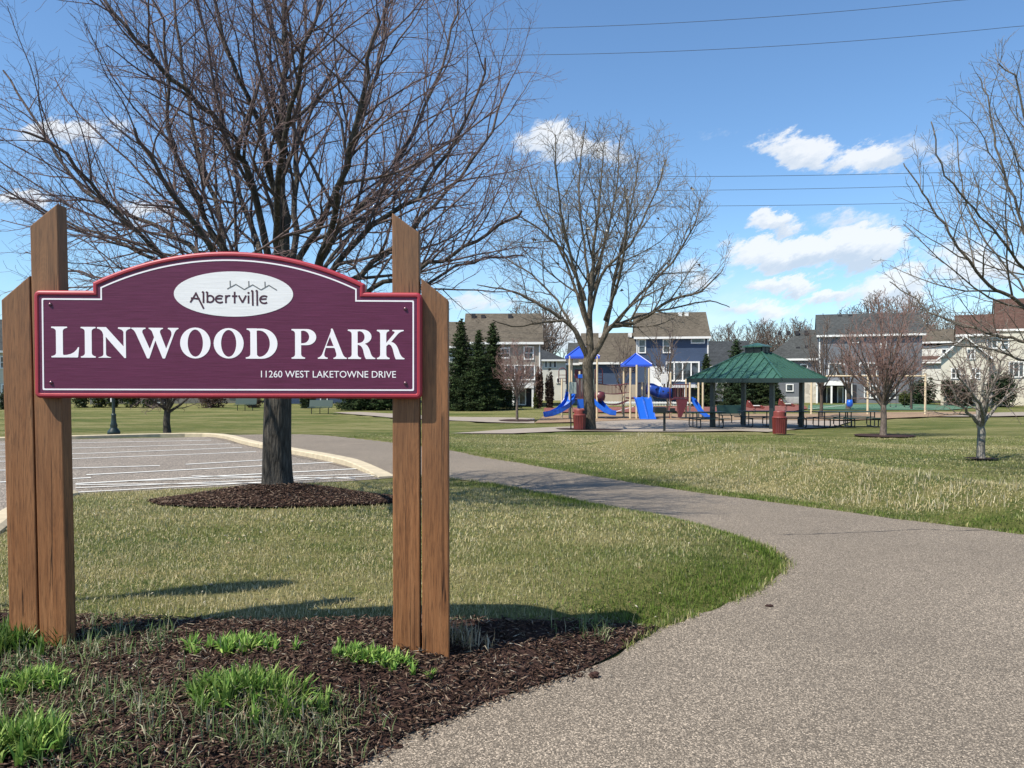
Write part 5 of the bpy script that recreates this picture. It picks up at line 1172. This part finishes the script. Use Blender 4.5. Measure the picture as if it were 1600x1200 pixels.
# houses left of and behind the sign
h = House(-10, 76, 'cream house with grey roof at the far left edge', rot=-28); h.body(-120, 14, 548, SID_CREAM); h.roof(-124, 18, 500, 548, ROOF_GR, gable=SID_CREAM); h.window(-20, -4, 560, 578, 1, 1); h.window(-60, -45, 560, 578, 1, 1); h.window(2, 11, 600, 625, 1); h.window(0, 9, 556, 576, 1, 1)
h = House(250, 82, 'tan house hidden behind the left half of the sign board', rot=-20); h.body(140, 400, 540, SID_TAN); h.roof(134, 406, 500, 540, ROOF_BR); h.window(200, 225, 560, 580, 2); h.window(300, 330, 560, 580, 2); h.window(240, 262, 604, 630, 2); h.window(355, 372, 603, 620, 1)
h = House(500, 82, 'blue-grey house hidden behind the right half of the sign board', rot=-12); h.body(440, 640, 545, SID_BLUE); h.roof(434, 646, 505, 545, ROOF_GR); h.window(470, 492, 560, 580, 2); h.window(560, 590, 560, 580, 2); h.window(500, 512, 606, 632, 1)
mb = MB(); 
for k in range(9): mb.box(h.X(452)+.32*k, h.X(452)+.32*k+.3, -3.2, -2.2, h.Z(604)-.2*k-.06-.2, h.Z(604)-.2*k-.2)
mb.bar((h.X(452), -3.25, h.Z(604)), (h.X(452)+3, -3.25, h.Z(604)-2), .08, .3); mb.build('outside_stair', WHITE_T, h.r)

# ------------------------------------------------------------------ the play structure
PY = float(G(1000, 655, H0)[1]); pz = Hs(3, PY)+.04; PS = F/PY
PB = at(960, 600, PY); PB.z = pz
play = empty('play_structure', PB, 'blue, tan and maroon play structure with two roofed towers and slides', 'playground')
X = lambda px: at(px, 600, PY).x-PB.x
Zp = lambda py: at(800, py, PY).z-pz
def pole(px, t, y, r=.062, bot=-.2, m=P_TAN): MB().tube([(X(px), y, bot), (X(px), y, Zp(t))], r, 12).build('post', m, play, smooth=False)
def pyramid(p0, p1, apex, eave, yc, half):
    x0, x1 = X(p0), X(p1); xm = (x0+x1)/2; w = (x1-x0)/2; ze, za = Zp(eave), Zp(apex)
    V = [(xm-w, yc-half, ze), (xm+w, yc-half, ze), (xm+w, yc+half, ze), (xm-w, yc+half, ze), (xm, yc, za), (xm-w, yc-half, ze-.12), (xm+w, yc-half, ze-.12), (xm+w, yc+half, ze-.12), (xm-w, yc+half, ze-.12)]
    o = MB().add(V, [(0,1,4),(1,2,4),(2,3,4),(3,0,4),(0,5,6,1),(1,6,7,2),(2,7,8,3),(3,8,5,0),(5,8,7,6)]).build('roof', P_ROOF, play)
    mb = MB()
    for k in range(4): a = Vector(V[k]); b = Vector(V[4]); mb.tube([a+Vector((0,0,.02)), b+Vector((0,0,.03))], .035, 6)
    mb.build('ridge', P_ROOF, o)
pyramid(886, 937, 538, 557, .9, .95); pyramid(976, 1019, 552, 569.5, .9, .85)
for a, t, y in ((890,556,0),(897,556,1.8),(933,556,0),(929,556,1.8),(981,568,1.7),(985,575,0),(995,570,.05),(1014,575,0),(1016,570,1.7),(878,592,0),(906,580,.1),(1006,597,.6),(1051,582,.6),(1075,592,.5),(1078,592,0),(1099,592,1.2),(1104,592,.9),(935,576,2)): pole(a, t, y)
def panel(name, p0, p1, t, b, y, m, th=.05, bars=0, round_=False):
    x0, x1, z0, z1 = X(p0), X(p1), Zp(b), Zp(t); mb = MB()
    if bars:
        mb.box(x0, x1, y-.03, y+.03, z1-.06, z1).box(x0, x1, y-.03, y+.03, z0, z0+.06)
        for k in range(bars): xx = x0+(x1-x0)*(k+.5)/bars; mb.box(xx-.014, xx+.014, y-.012, y+.012, z0+.06, z1-.06)
    else: mb.box(x0, x1, y-th/2, y+th/2, z0, z1)
    return mb.build(name, m, play, bevel=0 if bars else .02)
# decks and guards
for p0, p1, b in ((889,932,624),(984,1015,622),(1051,1078,623)): MB().box(X(p0), X(p1), 0, 1.8 if p1 < 1040 else .9, Zp(b)-.06, Zp(b)+.02).build('deck', P_MAR, play)
panel('guard', 899, 912, 590, 622, -.02, P_MAR, bars=8); panel('guard', 914, 931, 590, 622, 1.8, P_MAR, bars=9); panel('guard', 1052, 1077, 600, 622, 0, P_MAR, bars=10); panel('guard', 1000, 1014, 598, 621, 1.75, P_MAR, bars=7); panel('climber_screen', 899, 913, 577, 590, .6, P_MAR, .06)
panel('play_panel', 902, 915, 624, 638, -.03, P_BLUE, .08); o = panel('play_panel', 903, 915, 585, 591, -.05, P_BLUE, .1)
panel('story_panel', 1037, 1047, 584, 600, .9, P_WHITE, .05)
# arches
for px in (879, 936):
    mb = MB(); x0 = X(px)-.22; pts = [(x0, .1, Zp(600))]+[(x0+.22-.22*math.cos(R(a)), .1, Zp(580)+.2*math.sin(R(a))) for a in range(0, 181, 20)]+[(x0+.44, .1, Zp(600))]
    mb.tube(pts, .028, 8); 
    for k in range(3): mb.tube([(x0, .1, Zp(586+5*k)), (x0+.44, .1, Zp(586+5*k))], .02, 6)
    mb.build('arch_ladder', P_MAR, play, smooth=True)
# bridge between the towers
mb = MB(); n = 22
def sag(t, z0, d): return z0-d*4*t*(1-t)
for yy in (.25, 1.35):
    for z0, d in ((Zp(599), .12), (Zp(613), .12)): mb.tube([(X(936)+(X(984)-X(936))*k/n, yy, sag(k/n, z0, d)) for k in range(n+1)], .022, 6)
    for k in range(n+1): xx = X(936)+(X(984)-X(936))*k/n; mb.tube([(xx, yy, sag(k/n, Zp(599), .12)), (xx, yy, sag(k/n, Zp(613), .12))], .010, 4)
mb.build('bridge_rail', P_MAR, play)
mb = MB()
for k in range(n): a = X(936)+(X(984)-X(936))*k/n; z = sag((k+.5)/n, Zp(625), .28); mb.box(a+.01, a+(X(984)-X(936))/n-.01, .25, 1.35, z-.05, z)
mb.build('bridge_planks', P_MAR, play)
# chutes
def chute(name, pts, w, m, lip=.14, parent=play, dirx=None):
    """open slide: a U section swept along points (x,y,z)"""
    P = [Vector(p) for p in pts]; V = []; sec = [(-1, lip), (-1.0, 0), (-.8, -.03), (.8, -.03), (1.0, 0), (1, lip), (.92, lip), (.86, .03), (-.86, .03), (-.92, lip)]; k = len(sec)
    for i, p in enumerate(P):
        d = (P[min(i+1, len(P)-1)]-P[max(i-1, 0)]).normalized(); s_ = Vector((-d.y, d.x, 0)).normalized() if math.hypot(d.x, d.y) > .05 else Vector((1, 0, 0)); u = s_.cross(d); u = u if u.z > 0 else -u
        for a, b in sec: V.append(p+s_*a*w/2+u*b)
    f = [(i*k+j, (i+1)*k+j, (i+1)*k+(j+1) % k, i*k+(j+1) % k) for i in range(len(P)-1) for j in range(k)]+[tuple(range(k)), tuple(range((len(P)-1)*k, len(P)*k))]
    return MB().add(V, f).build(name, m, parent, smooth=False)
for (a0, a1, b0, b1) in ((990,1003,995,1006.2),(1004,1016,1007,1019)):
    chute('slide', [((X(a0)+X(a1))/2, .0, Zp(621.5)), ((X(a0)+X(a1))/2+.02, -.25, Zp(624)), ((X(b0)+X(b1))/2, -1.1, Zp(652)), ((X(b0)+X(b1))/2, -1.45, Zp(656.5))], (X(a1)-X(a0))*1.0, P_BLUE, .10)
chute('slide', [(X(1080), .4, Zp(624)), (X(1084), .3, Zp(626)), (X(1094), .0, Zp(644)), (X(1103), -.2, Zp(652)), (X(1114), -.4, Zp(654))], .5, P_BLUE, .16)
# spiral slide on the left, curved slide behind the tree
sp_ = [(X(893), .5, Zp(613)), (X(892), .2, Zp(620)), (X(890), -.2, Zp(628)), (X(884), -.5, Zp(636)), (X(874), -.7, Zp(643)), (X(862), -.8, Zp(648)), (X(850), -.85, Zp(650))]
chute('slide', [tuple(v) for v in px_line([], 1)] if False else sp_, .62, P_BLUE, .28)
chute('slide', [(X(932), .3, Zp(628)), (X(938), .0, Zp(636)), (X(945), -.2, Zp(643)), (X(953), -.35, Zp(647)), (X(961), -.4, Zp(648))], .6, P_BLUE, .26)
mb = MB().tube([(X(1014), .8, Zp(607)), (X(1022), .8, Zp(608)), (X(1030), .75, Zp(612)), (X(1040), .7, Zp(614.5)), (X(1052), .7, Zp(615))], .36, 16); tn = mb.build('tunnel', P_TUBE, play, smooth=True)
MB().tube([(X(1032.5), .75, Zp(612.5)), (X(1034.5), .74, Zp(613))], .385, 16).build('collar', P_BLUE, tn)
for px, py in ((1027,609),(1038,612),(1046,614)): b_ = MB().lathe([(.055,0),(.055,.02),(.02,.025)], 10).build('port_hole', DARKIN, tn, loc=(X(px), .36, Zp(py)+.02)); b_.rotation_euler = (R(90), 0, 0)
# maroon climber under the right deck, rock wall, chain
MB().prism([(X(1057), Zp(624)), (X(1074), Zp(624)), (X(1064), Zp(651)), (X(1060), Zp(652))], -.3, .1).build('climber', P_MAR, play)
mb = MB()
for k in range(5): mb.tube([(X(1048), .2, Zp(625+5*k)), (X(1052), .2, Zp(625+5*k))], .02, 6)
mb.tube([(X(1048), .2, Zp(600)), (X(1048), .2, 0)], .03, 8).build('ladder', P_MAR, play)
mb = MB(); mb.lathe([(.02,0),(.28,.05),(.34,.3),(.28,.55),(.02,.62)], 14).build('bubble_panel', P_MAR, play, loc=(X(938), .2, Zp(627)), smooth=True)

# ------------------------------------------------------------------ swings
sy = float(G(1447, 648, H0)[1]); zs = Hs(at(1360, 600, sy).x, sy)
sw = empty('swing_frame', (at(1360, 600, sy).x, sy, zs), 'tan swing frame with three uprights and a top beam', 'swing set')
SX = lambda px: at(px, 600, sy).x-sw.location.x
SZ = lambda py: at(800, py, sy).z-zs
MB().tube([(SX(1292), 0, SZ(587.5)), (SX(1446), 0, SZ(587.5))], .06, 10).build('top_beam', P_TAN, sw)
for px, t in ((1268,596),(1356,575),(1446,583)): MB().tube([(SX(px), 0, -.2), (SX(px), 0, SZ(t))], .07, 12).build('upright', P_TAN, sw)
MB().tube([(SX(1292), 0, SZ(587.5)), (SX(1268), 0, SZ(596))], .055, 8).build('top_beam', P_TAN, sw)
for px, blue in ((1328,1),(1418,0),(1396,0)):
    g_ = MB(); zt = SZ(587.5); zb = SZ(628 if blue else 634)
    for dx in (-.16, .16): g_.tube([(SX(px)+dx, 0, zt), (SX(px)+dx*1.3, 0, zb)], .012, 5)
    s2 = g_.build('swing_chain', IRON, sw)
    if blue: MB().lathe([(.14,0),(.2,.1),(.22,.32),(.16,.5),(.13,.5),(.17,.3),(.15,.12)], 14).build('bucket_seat', P_BLUE, s2, loc=(SX(px), 0, zb-.35), smooth=True)
    else: MB().add(*(lambda V: (V, [(i*2, i*2+2, i*2+3, i*2+1) for i in range(8)]))([(SX(px)+.22*math.cos(R(180+22.5*i)), yy, zb+.12*math.sin(R(180+22.5*i))) for i in range(9) for yy in (-.09, .09)])).build('belt_seat', IRON, s2)
# spring riders
for k, (px, py, lab) in enumerate(((1179,641,'red and white spring rider seen between the pavilion posts, left'),(1228,637,'red and white spring rider behind the red bin, right'))):
    b = G(px, py+7, H0); b.z = Hs(b.x, b.y)+.05; r_ = empty('spring_rider', b, lab, 'spring rider', 'spring riders in the playground')
    MB().tube([(.09*math.cos(a*.9), .09*math.sin(a*.9), .02+a*.018) for a in range(0, 24)], .015, 5).build('spring', IRON, r_)
    MB().prism([(-.6,.5),(-.3,.42),(.25,.42),(.62,.36),(.72,.45),(.5,.62),(.1,.56),(-.15,.62),(-.35,.95),(-.5,.98),(-.55,.8)], -.06, .06).build('body', P_RED, r_, bevel=.02)
    MB().tube([(-.42,-.2,.86),(-.42,.2,.86)], .025, 8).build('handle', P_WHITE, r_); MB().box(-.1,.35,-.13,.13,.56,.62).build('seat', P_WHITE, r_, bevel=.02)

# ------------------------------------------------------------------ pavilion
cN = G(1206, 672, H0); PVY = float(cN.y); aP = R(45); side = 3.13*PVY/36
pv = empty('pavilion', (cN.x, cN.y, cN.z+.03), 'open picnic pavilion with green metal roof and small cupola', 'pavilion')
ux = Vector((-math.cos(aP), math.sin(aP), 0)); uy = Vector((math.sin(aP), math.cos(aP), 0))
ctr = (ux+uy)*side/2; zE = at(800, 592, PVY).z-pv.location.z; ov = side*(164/104.6-1)/2
for a, b in ((0,0),(1,0),(0,1),(1,1)):
    p = ux*side*a+uy*side*b; mb = MB(); w = .095
    q = [p+ux*sx*w+uy*sy_*w for sx, sy_ in ((-1,-1),(1,-1),(1,1),(-1,1))]; V = [(v.x, v.y, z) for z in (-.1, zE+.15) for v in q]
    po = mb.add(V, [(0,1,2,3),(7,6,5,4),(0,4,5,1),(1,5,6,2),(2,6,7,3),(3,7,4,0)]).build('post', POSTG, pv, bevel=.01)
hs = side/2+ov; zT = at(800, 552, PVY+ctr.y).z-pv.location.z; cup = .50
cr_ = [(-1,-1),(1,-1),(1,1),(-1,1)]
def ring(h_, z): return [tuple(ctr+ux*a*h_+uy*b*h_+Vector((0,0,z))) for a, b in cr_]
V = ring(hs, zE)+ring(.45, zT)+ring(hs, zE-.04)+ring(.45, zT-.12)
rfo = MB().add(V, [(i, (i+1) % 4, 4+(i+1) % 4, 4+i) for i in range(4)]+[(8+i, 12+i, 12+(i+1) % 4, 8+(i+1) % 4) for i in range(4)]+[(i, 8+i, 8+(i+1) % 4, (i+1) % 4) for i in range(4)]+[(4,5,6,7)]).build('roof', GREEN_RF, pv)
mb = MB()
for i in range(4):
    A, B = Vector(V[i]), Vector(V[(i+1) % 4]); tl, tr = Vector(V[4+i]), Vector(V[4+(i+1) % 4]); nrib = 12
    slope = ((tl+tr)/2-(A+B)/2)
    for k in range(1, nrib):
        t = k/nrib; s0 = A+(B-A)*t; w = min(t, 1-t)*(B-A).length; run = (B-A).length/2-(tr-tl).length/2
        f_ = min(1, w/run); s1 = s0+slope*f_; mb.bar(s0+Vector((0,0,.025)), s1+Vector((0,0,.025)), .022, .05)
    mb.bar(A+Vector((0,0,.03)), tl+Vector((0,0,.03)), .09, .07)
mb.build('standing_seam', GREEN_RF, rfo)
V2 = ring(hs+.03, zE+.03)+ring(hs+.03, zE-.17)+ring(hs-.05, zE-.17)+ring(hs-.05, zE-.045)
MB().add(V2, [(i, 4+i, 4+(i+1) % 4, (i+1) % 4) for i in range(4)]+[(4+i, 8+i, 8+(i+1) % 4, 4+(i+1) % 4) for i in range(4)]+[(8+i, 12+i, 12+(i+1) % 4, 8+(i+1) % 4) for i in range(4)]).build('fascia', GREEN_DK, pv)
mb = MB()
for i in range(4): a = Vector(V[8+i])+Vector((0,0,-.05)); b = Vector(V[12+i])+Vector((0,0,-.1)); mb.bar(a, b, .09, .14)
mb.build('rafter', GREEN_DK, pv)
mb = MB(); q = [(ux*side*a+uy*side*b) for a, b in ((0,0),(1,0),(1,1),(0,1))]
for i in range(4): a, b = q[i].copy(), q[(i+1) % 4].copy(); a.z = b.z = zE+.02; mb.bar(a, b, .10, .16)
mb.build('beam', GREEN_DK, pv)
ck = .43; zc0, zc1 = zT-.12, zT+.34; V3 = ring(ck*.95, zc0)+ring(ck*.95, zc1)
cu_ = MB().add(V3, [(i, (i+1) % 4, 4+(i+1) % 4, 4+i) for i in range(4)]+[(7,6,5,4)]).build('cupola', GREEN_DK, pv)
mb = MB()
for i in range(4):
    A, B = Vector(V3[i]), Vector(V3[(i+1) % 4]); n_ = (A+B)/2-ctr; n_.z = 0; n_ = n_.normalized()*.02
    for k in range(7): z = .09+.045*k; mb.bar(A+n_+(B-A)*.08+Vector((0,0,z)), A+n_+(B-A)*.92+Vector((0,0,z)), .02, .022)
    for t in (.05, .5, .95): mb.bar(A+n_*1.3+(B-A)*t, A+n_*1.3+(B-A)*t+Vector((0,0,.45)), .035)
mb.build('louvre', POSTG, cu_)
V4 = ring(ck*1.18, zc1)+[tuple(ctr+Vector((0,0,zc1+.17)))]+ring(ck*1.18, zc1-.06)
MB().add(V4, [(0,1,4),(1,2,4),(2,3,4),(3,0,4)]+[(i, 5+i, 5+(i+1) % 4, (i+1) % 4) for i in range(4)]+[(8,7,6,5)]).build('cupola_roof', GREEN_RF, cu_)

# ------------------------------------------------------------------ furniture of the plaza
def picnic(px, py, rz, label, L=1.75):
    b = G(px, py, H0); b.z = Hs(b.x, b.y)+.03; t = empty('picnic_table', b, label, 'picnic table', 'picnic tables', rz)
    MB().box(-L/2, L/2, -.38, .38, .72, .765).build('table_top', GREEN_BN, t, bevel=.015)
    for s_ in (-1, 1): MB().box(-L/2, L/2, s_*.72-.14, s_*.72+.14, .43, .47).build('bench', GREEN_BN, t, bevel=.012)
    for x in (-L*.32, L*.32):
        mb = MB(); mb.tube([(x,-.72,.43),(x,-.74,.12),(x,-.66,.03),(x,-.5,.02),(x,.5,.02),(x,.66,.03),(x,.74,.12),(x,.72,.43)], .03, 8); mb.tube([(x,-.25,.02),(x,-.25,.72)], .028, 8); mb.tube([(x,.25,.02),(x,.25,.72)], .028, 8); mb.tube([(x,-.72,.41),(x,.72,.41)], .024, 8)
        mb.build('frame', IRON, t, smooth=False)
picnic(1103, 669, R(8), 'picnic table under the left side of the pavilion'); picnic(1184, 668, R(5), 'picnic table between the middle pavilion posts'); picnic(1236, 669, R(-6), 'picnic table under the right side of the pavilion', 1.6)
picnic(1300, 668, R(10), 'picnic table just right of the pavilion on the lawn edge'); picnic(1345, 667, R(-4), 'picnic table furthest right, beside the young tree')
def bench(px, py, rz, label, w=1.7, lean=.16):
    b = G(px, py, H0); b.z = Hs(b.x, b.y)+.02; t = empty('park_bench', b, label, 'bench', 'green park benches', rz)
    MB().box(-w/2, w/2, -.24, .2, .43, .47).build('seat', GREEN_BN, t, bevel=.012)
    MB().add([(-w/2,.2,.5),(w/2,.2,.5),(w/2,.2+lean,.98),(-w/2,.2+lean,.98),(-w/2,.24,.5),(w/2,.24,.5),(w/2,.24+lean,.98),(-w/2,.24+lean,.98)], [(0,1,2,3),(7,6,5,4),(0,4,5,1),(1,5,6,2),(2,6,7,3),(3,7,4,0)]).build('backrest', GREEN_BN, t)
    for x in (-w*.36, 0, w*.36): MB().tube([(x,-.02,-.05),(x,-.02,.43)], .03, 8).tube([(x,.1,.41),(x,.24,.52)], .022, 6).build('leg', IRON, t)
bench(1143, 661, R(4), 'green bench with a backrest inside the pavilion, left', 1.45)
bench(383, 641.5, R(2), 'green park bench on the lawn left of the big trunk'); bench(500, 647, R(-3), 'green park bench on the lawn right of the big trunk')
def bin_(px, py, label, hgt=.92, r0=.27):
    b = G(px, py, H0); b.z = Hs(b.x, b.y)+.02; t = empty('litter_bin', b, label, 'litter bin', 'red litter bins')
    MB().lathe([(r0*.86,.05),(r0*.86,hgt*.7)], 20).build('liner', P_MAR, t); mb = MB(); n = 22
    for k in range(n):
        a = 2*math.pi*k/n; c, s_ = math.cos(a), math.sin(a); A = Vector((c*r0*.88, s_*r0*.88, .02)); B = Vector((c*r0, s_*r0, hgt*.72)); mb.bar(A, B, .042, .012)
    mb.build('slats', P_RED, t); MB().lathe([(r0*1.02,hgt*.70),(r0*1.06,hgt*.72),(r0*1.02,hgt*.76),(r0*.9,hgt*.77)], 22).build('rim', P_RED, t)
    ld = MB().lathe([(r0*.9,hgt*.765),(r0*.88,hgt*.97),(r0*.8,hgt),(r0*.3,hgt*1.015)], 22).build('lid', P_RED, t)
    mb = MB()
    for a0 in (-35,): mb.add([(r0*.92*math.cos(R(a)), r0*.92*math.sin(R(a)), z) for a in range(a0-25, a0+26, 10) for z in (hgt*.81, hgt*.94)], [(2*i, 2*i+2, 2*i+3, 2*i+1) for i in range(5)])
    mb.build('opening', DARKIN, ld, fixn=False)
bin_(1218, 679, 'round red slatted litter bin in front of the pavilion'); bin_(905.5, 673, 'round red litter bin against the left of the spreading tree trunk')
b = G(1038, 673.5, H0); b.z = Hs(b.x, b.y); t = empty('charcoal_grill', b, 'black charcoal grill on a single pedestal left of the pavilion', 'grill')
MB().tube([(0,0,-.1),(0,0,.82)], .055, 10).build('pedestal', IRON, t); MB().box(-.46,.05,-.25,.25,.84,1.08).box(-.03,.0,-.1,.1,.8,.86).build('firebox', IRON, t, bevel=.01)
mb = MB()
for k in range(9): mb.tube([(-.44+.055*k,-.25,1.09),(-.44+.055*k,.25,1.09)], .007, 4)
mb.build('grate', IRON, t); MB().box(.12,.50,-.22,.22,.86,.93).box(.2,.42,-.26,-.22,.93,1.05).build('shelf', IRON, t)
b = G(892, 673, H0); b.z = Hs(b.x, b.y); t = empty('notice_post', b, 'thin dark post with a small grey-green notice box left of the spreading tree', 'sign post')
s_ = b.y/F; MB().tube([(0,0,-.1),(0,0,76*s_)], .028, 8).build('post', IRON, t); MB().box(-.09,.09,-.07,-.03,57*s_,75*s_).box(.10,.24,-.05,.0,57*s_,75*s_).build('box', P_SIGNG, t, bevel=.01)
# street lamp
b = G(178, 683, H0); b.z = Hs(b.x, b.y); t = empty('street_lamp', b, 'dark green fluted street lamp with a flared base beyond the parking lot', 'street lamp')
MB().lathe([(.26,-.05),(.26,.08),(.29,.12),(.27,.20),(.17,.30),(.15,.36),(.17,.40),(.12,.52),(.10,.75),(.115,.80),(.085,.85)], 20).build('base', GREEN_DK, t, smooth=True)
mb = MB().lathe([(.072,.85),(.055,3.3),(.08,3.34),(.06,3.4)], 16); mb.build('pole', GREEN_DK, t); MB().lathe([(.06,3.4),(.16,3.5),(.19,3.7),(.15,3.9),(.05,3.98)], 18).build('globe', GLOBE, t, smooth=True); MB().lathe([(.14,3.9),(.10,4.0),(.02,4.1)], 16).build('cap', GREEN_DK, t)
MB().box(-.10,-.055,-.09,-.05,1.28,1.82).build('placard', P_WHITE, t)
t.scale = (.78, .78, 1)
# unseen street-light shape added left of the frame to cast the lawn's shadow streak
hx, hy, hz = -5.40, 2.47, 6.17; dv = Vector((1.1, .36, 0)).normalized(); hc = Vector((hx, hy, hz)); pb = hc-dv*2.6; pb.z = Hs(pb.x, pb.y)
t = empty('shadow_caster', pb, 'unseen grey lamp-shaped caster added just outside the left edge for the shadow streak on the lawn', 'shadow caster'); q = lambda v: v-pb
MB().tube([(0,0,-.1),(0,0,5.3)], [.10,.06], 12).build('pole', P_SIGNG, t)
MB().tube([q(pb+Vector((0,0,5.2))), q(pb+dv*.5+Vector((0,0,5.75))), q(hc-dv*1.2+Vector((0,0,-.05))), q(hc-dv*.5)], [.045,.04,.032,.03], 8).build('arm', P_SIGNG, t)
V = []; n_ = 12; prf = [(-.62,.02,.03),(-.45,.05,.05),(-.2,.10,.07),(.05,.14,.085),(.3,.135,.08),(.48,.09,.06),(.56,.02,.02)]; pw = Vector((-dv.y, dv.x, 0))
for s_, w_, h_ in prf:
    for k in range(n_): a = 2*math.pi*k/n_; V.append(q(hc+dv*s_+pw*w_*math.cos(a)+Vector((0,0,h_*math.sin(a)))))
MB().add(V, [(i*n_+k, i*n_+(k+1) % n_, (i+1)*n_+(k+1) % n_, (i+1)*n_+k) for i in range(len(prf)-1) for k in range(n_)]+[tuple(range(n_)), tuple(range((len(prf)-1)*n_, len(prf)*n_))]).build('caster_head', P_SIGNG, t, smooth=True)
# small goal frame / white board beyond the pavilion
b = G(1238, 634, H0); b.z = Hs(b.x, b.y)+.05; t = empty('goal_board', b, 'low grey-white board standing at the edge of the red court', 'board')
s_ = b.y/F; MB().box(-10.5*s_,10.5*s_,-.03,.03,.15,13*s_).build('panel', plain('weathered_board', (.42,.42,.38), .6, .3, 1.5), t, bevel=.03)
for x in (-9*s_, 9*s_): MB().tube([(x,.05,-.1),(x,.05,12*s_)], .03, 6).build('leg', IRON, t)

# ------------------------------------------------------------------ overhead cables: real spans far above the houses
def cable(a, b, Y0, Y1, rad, label, sagd=.4):
    A, B = at(*a, Y0), at(*b, Y1); d = B-A; A2 = A-d*.9; B2 = B+d*.6; P = []
    for k in range(41):
        t = k/40; p = A2+(B2-A2)*t; u = (t*2.5-.9); P.append((p.x, p.y, p.z-sagd*4*u*(1-u)*(1 if 0 <= u <= 1 else .2)))
    tag(MB().tube(P, rad, 5, False).build('power_line', WIRE), label, 'power line', 'overhead power lines')
cable((790,45), (1500,0), 64, 60, .020, 'highest overhead cable, leaving the top edge on the right'); cable((800,86), (1600,40), 64, 60, .020, 'second highest overhead cable, sloping up to the right', .5)
cable((1045,276), (1430,270.5), 105, 103, .034, 'upper cable of the three near the right cloud bank', .1); cable((1045,297.5), (1430,291), 105, 103, .030, 'middle cable of the three near the right cloud bank', .1); cable((1040,322), (1430,317), 105, 103, .030, 'lower cable of the three near the right cloud bank', .1)
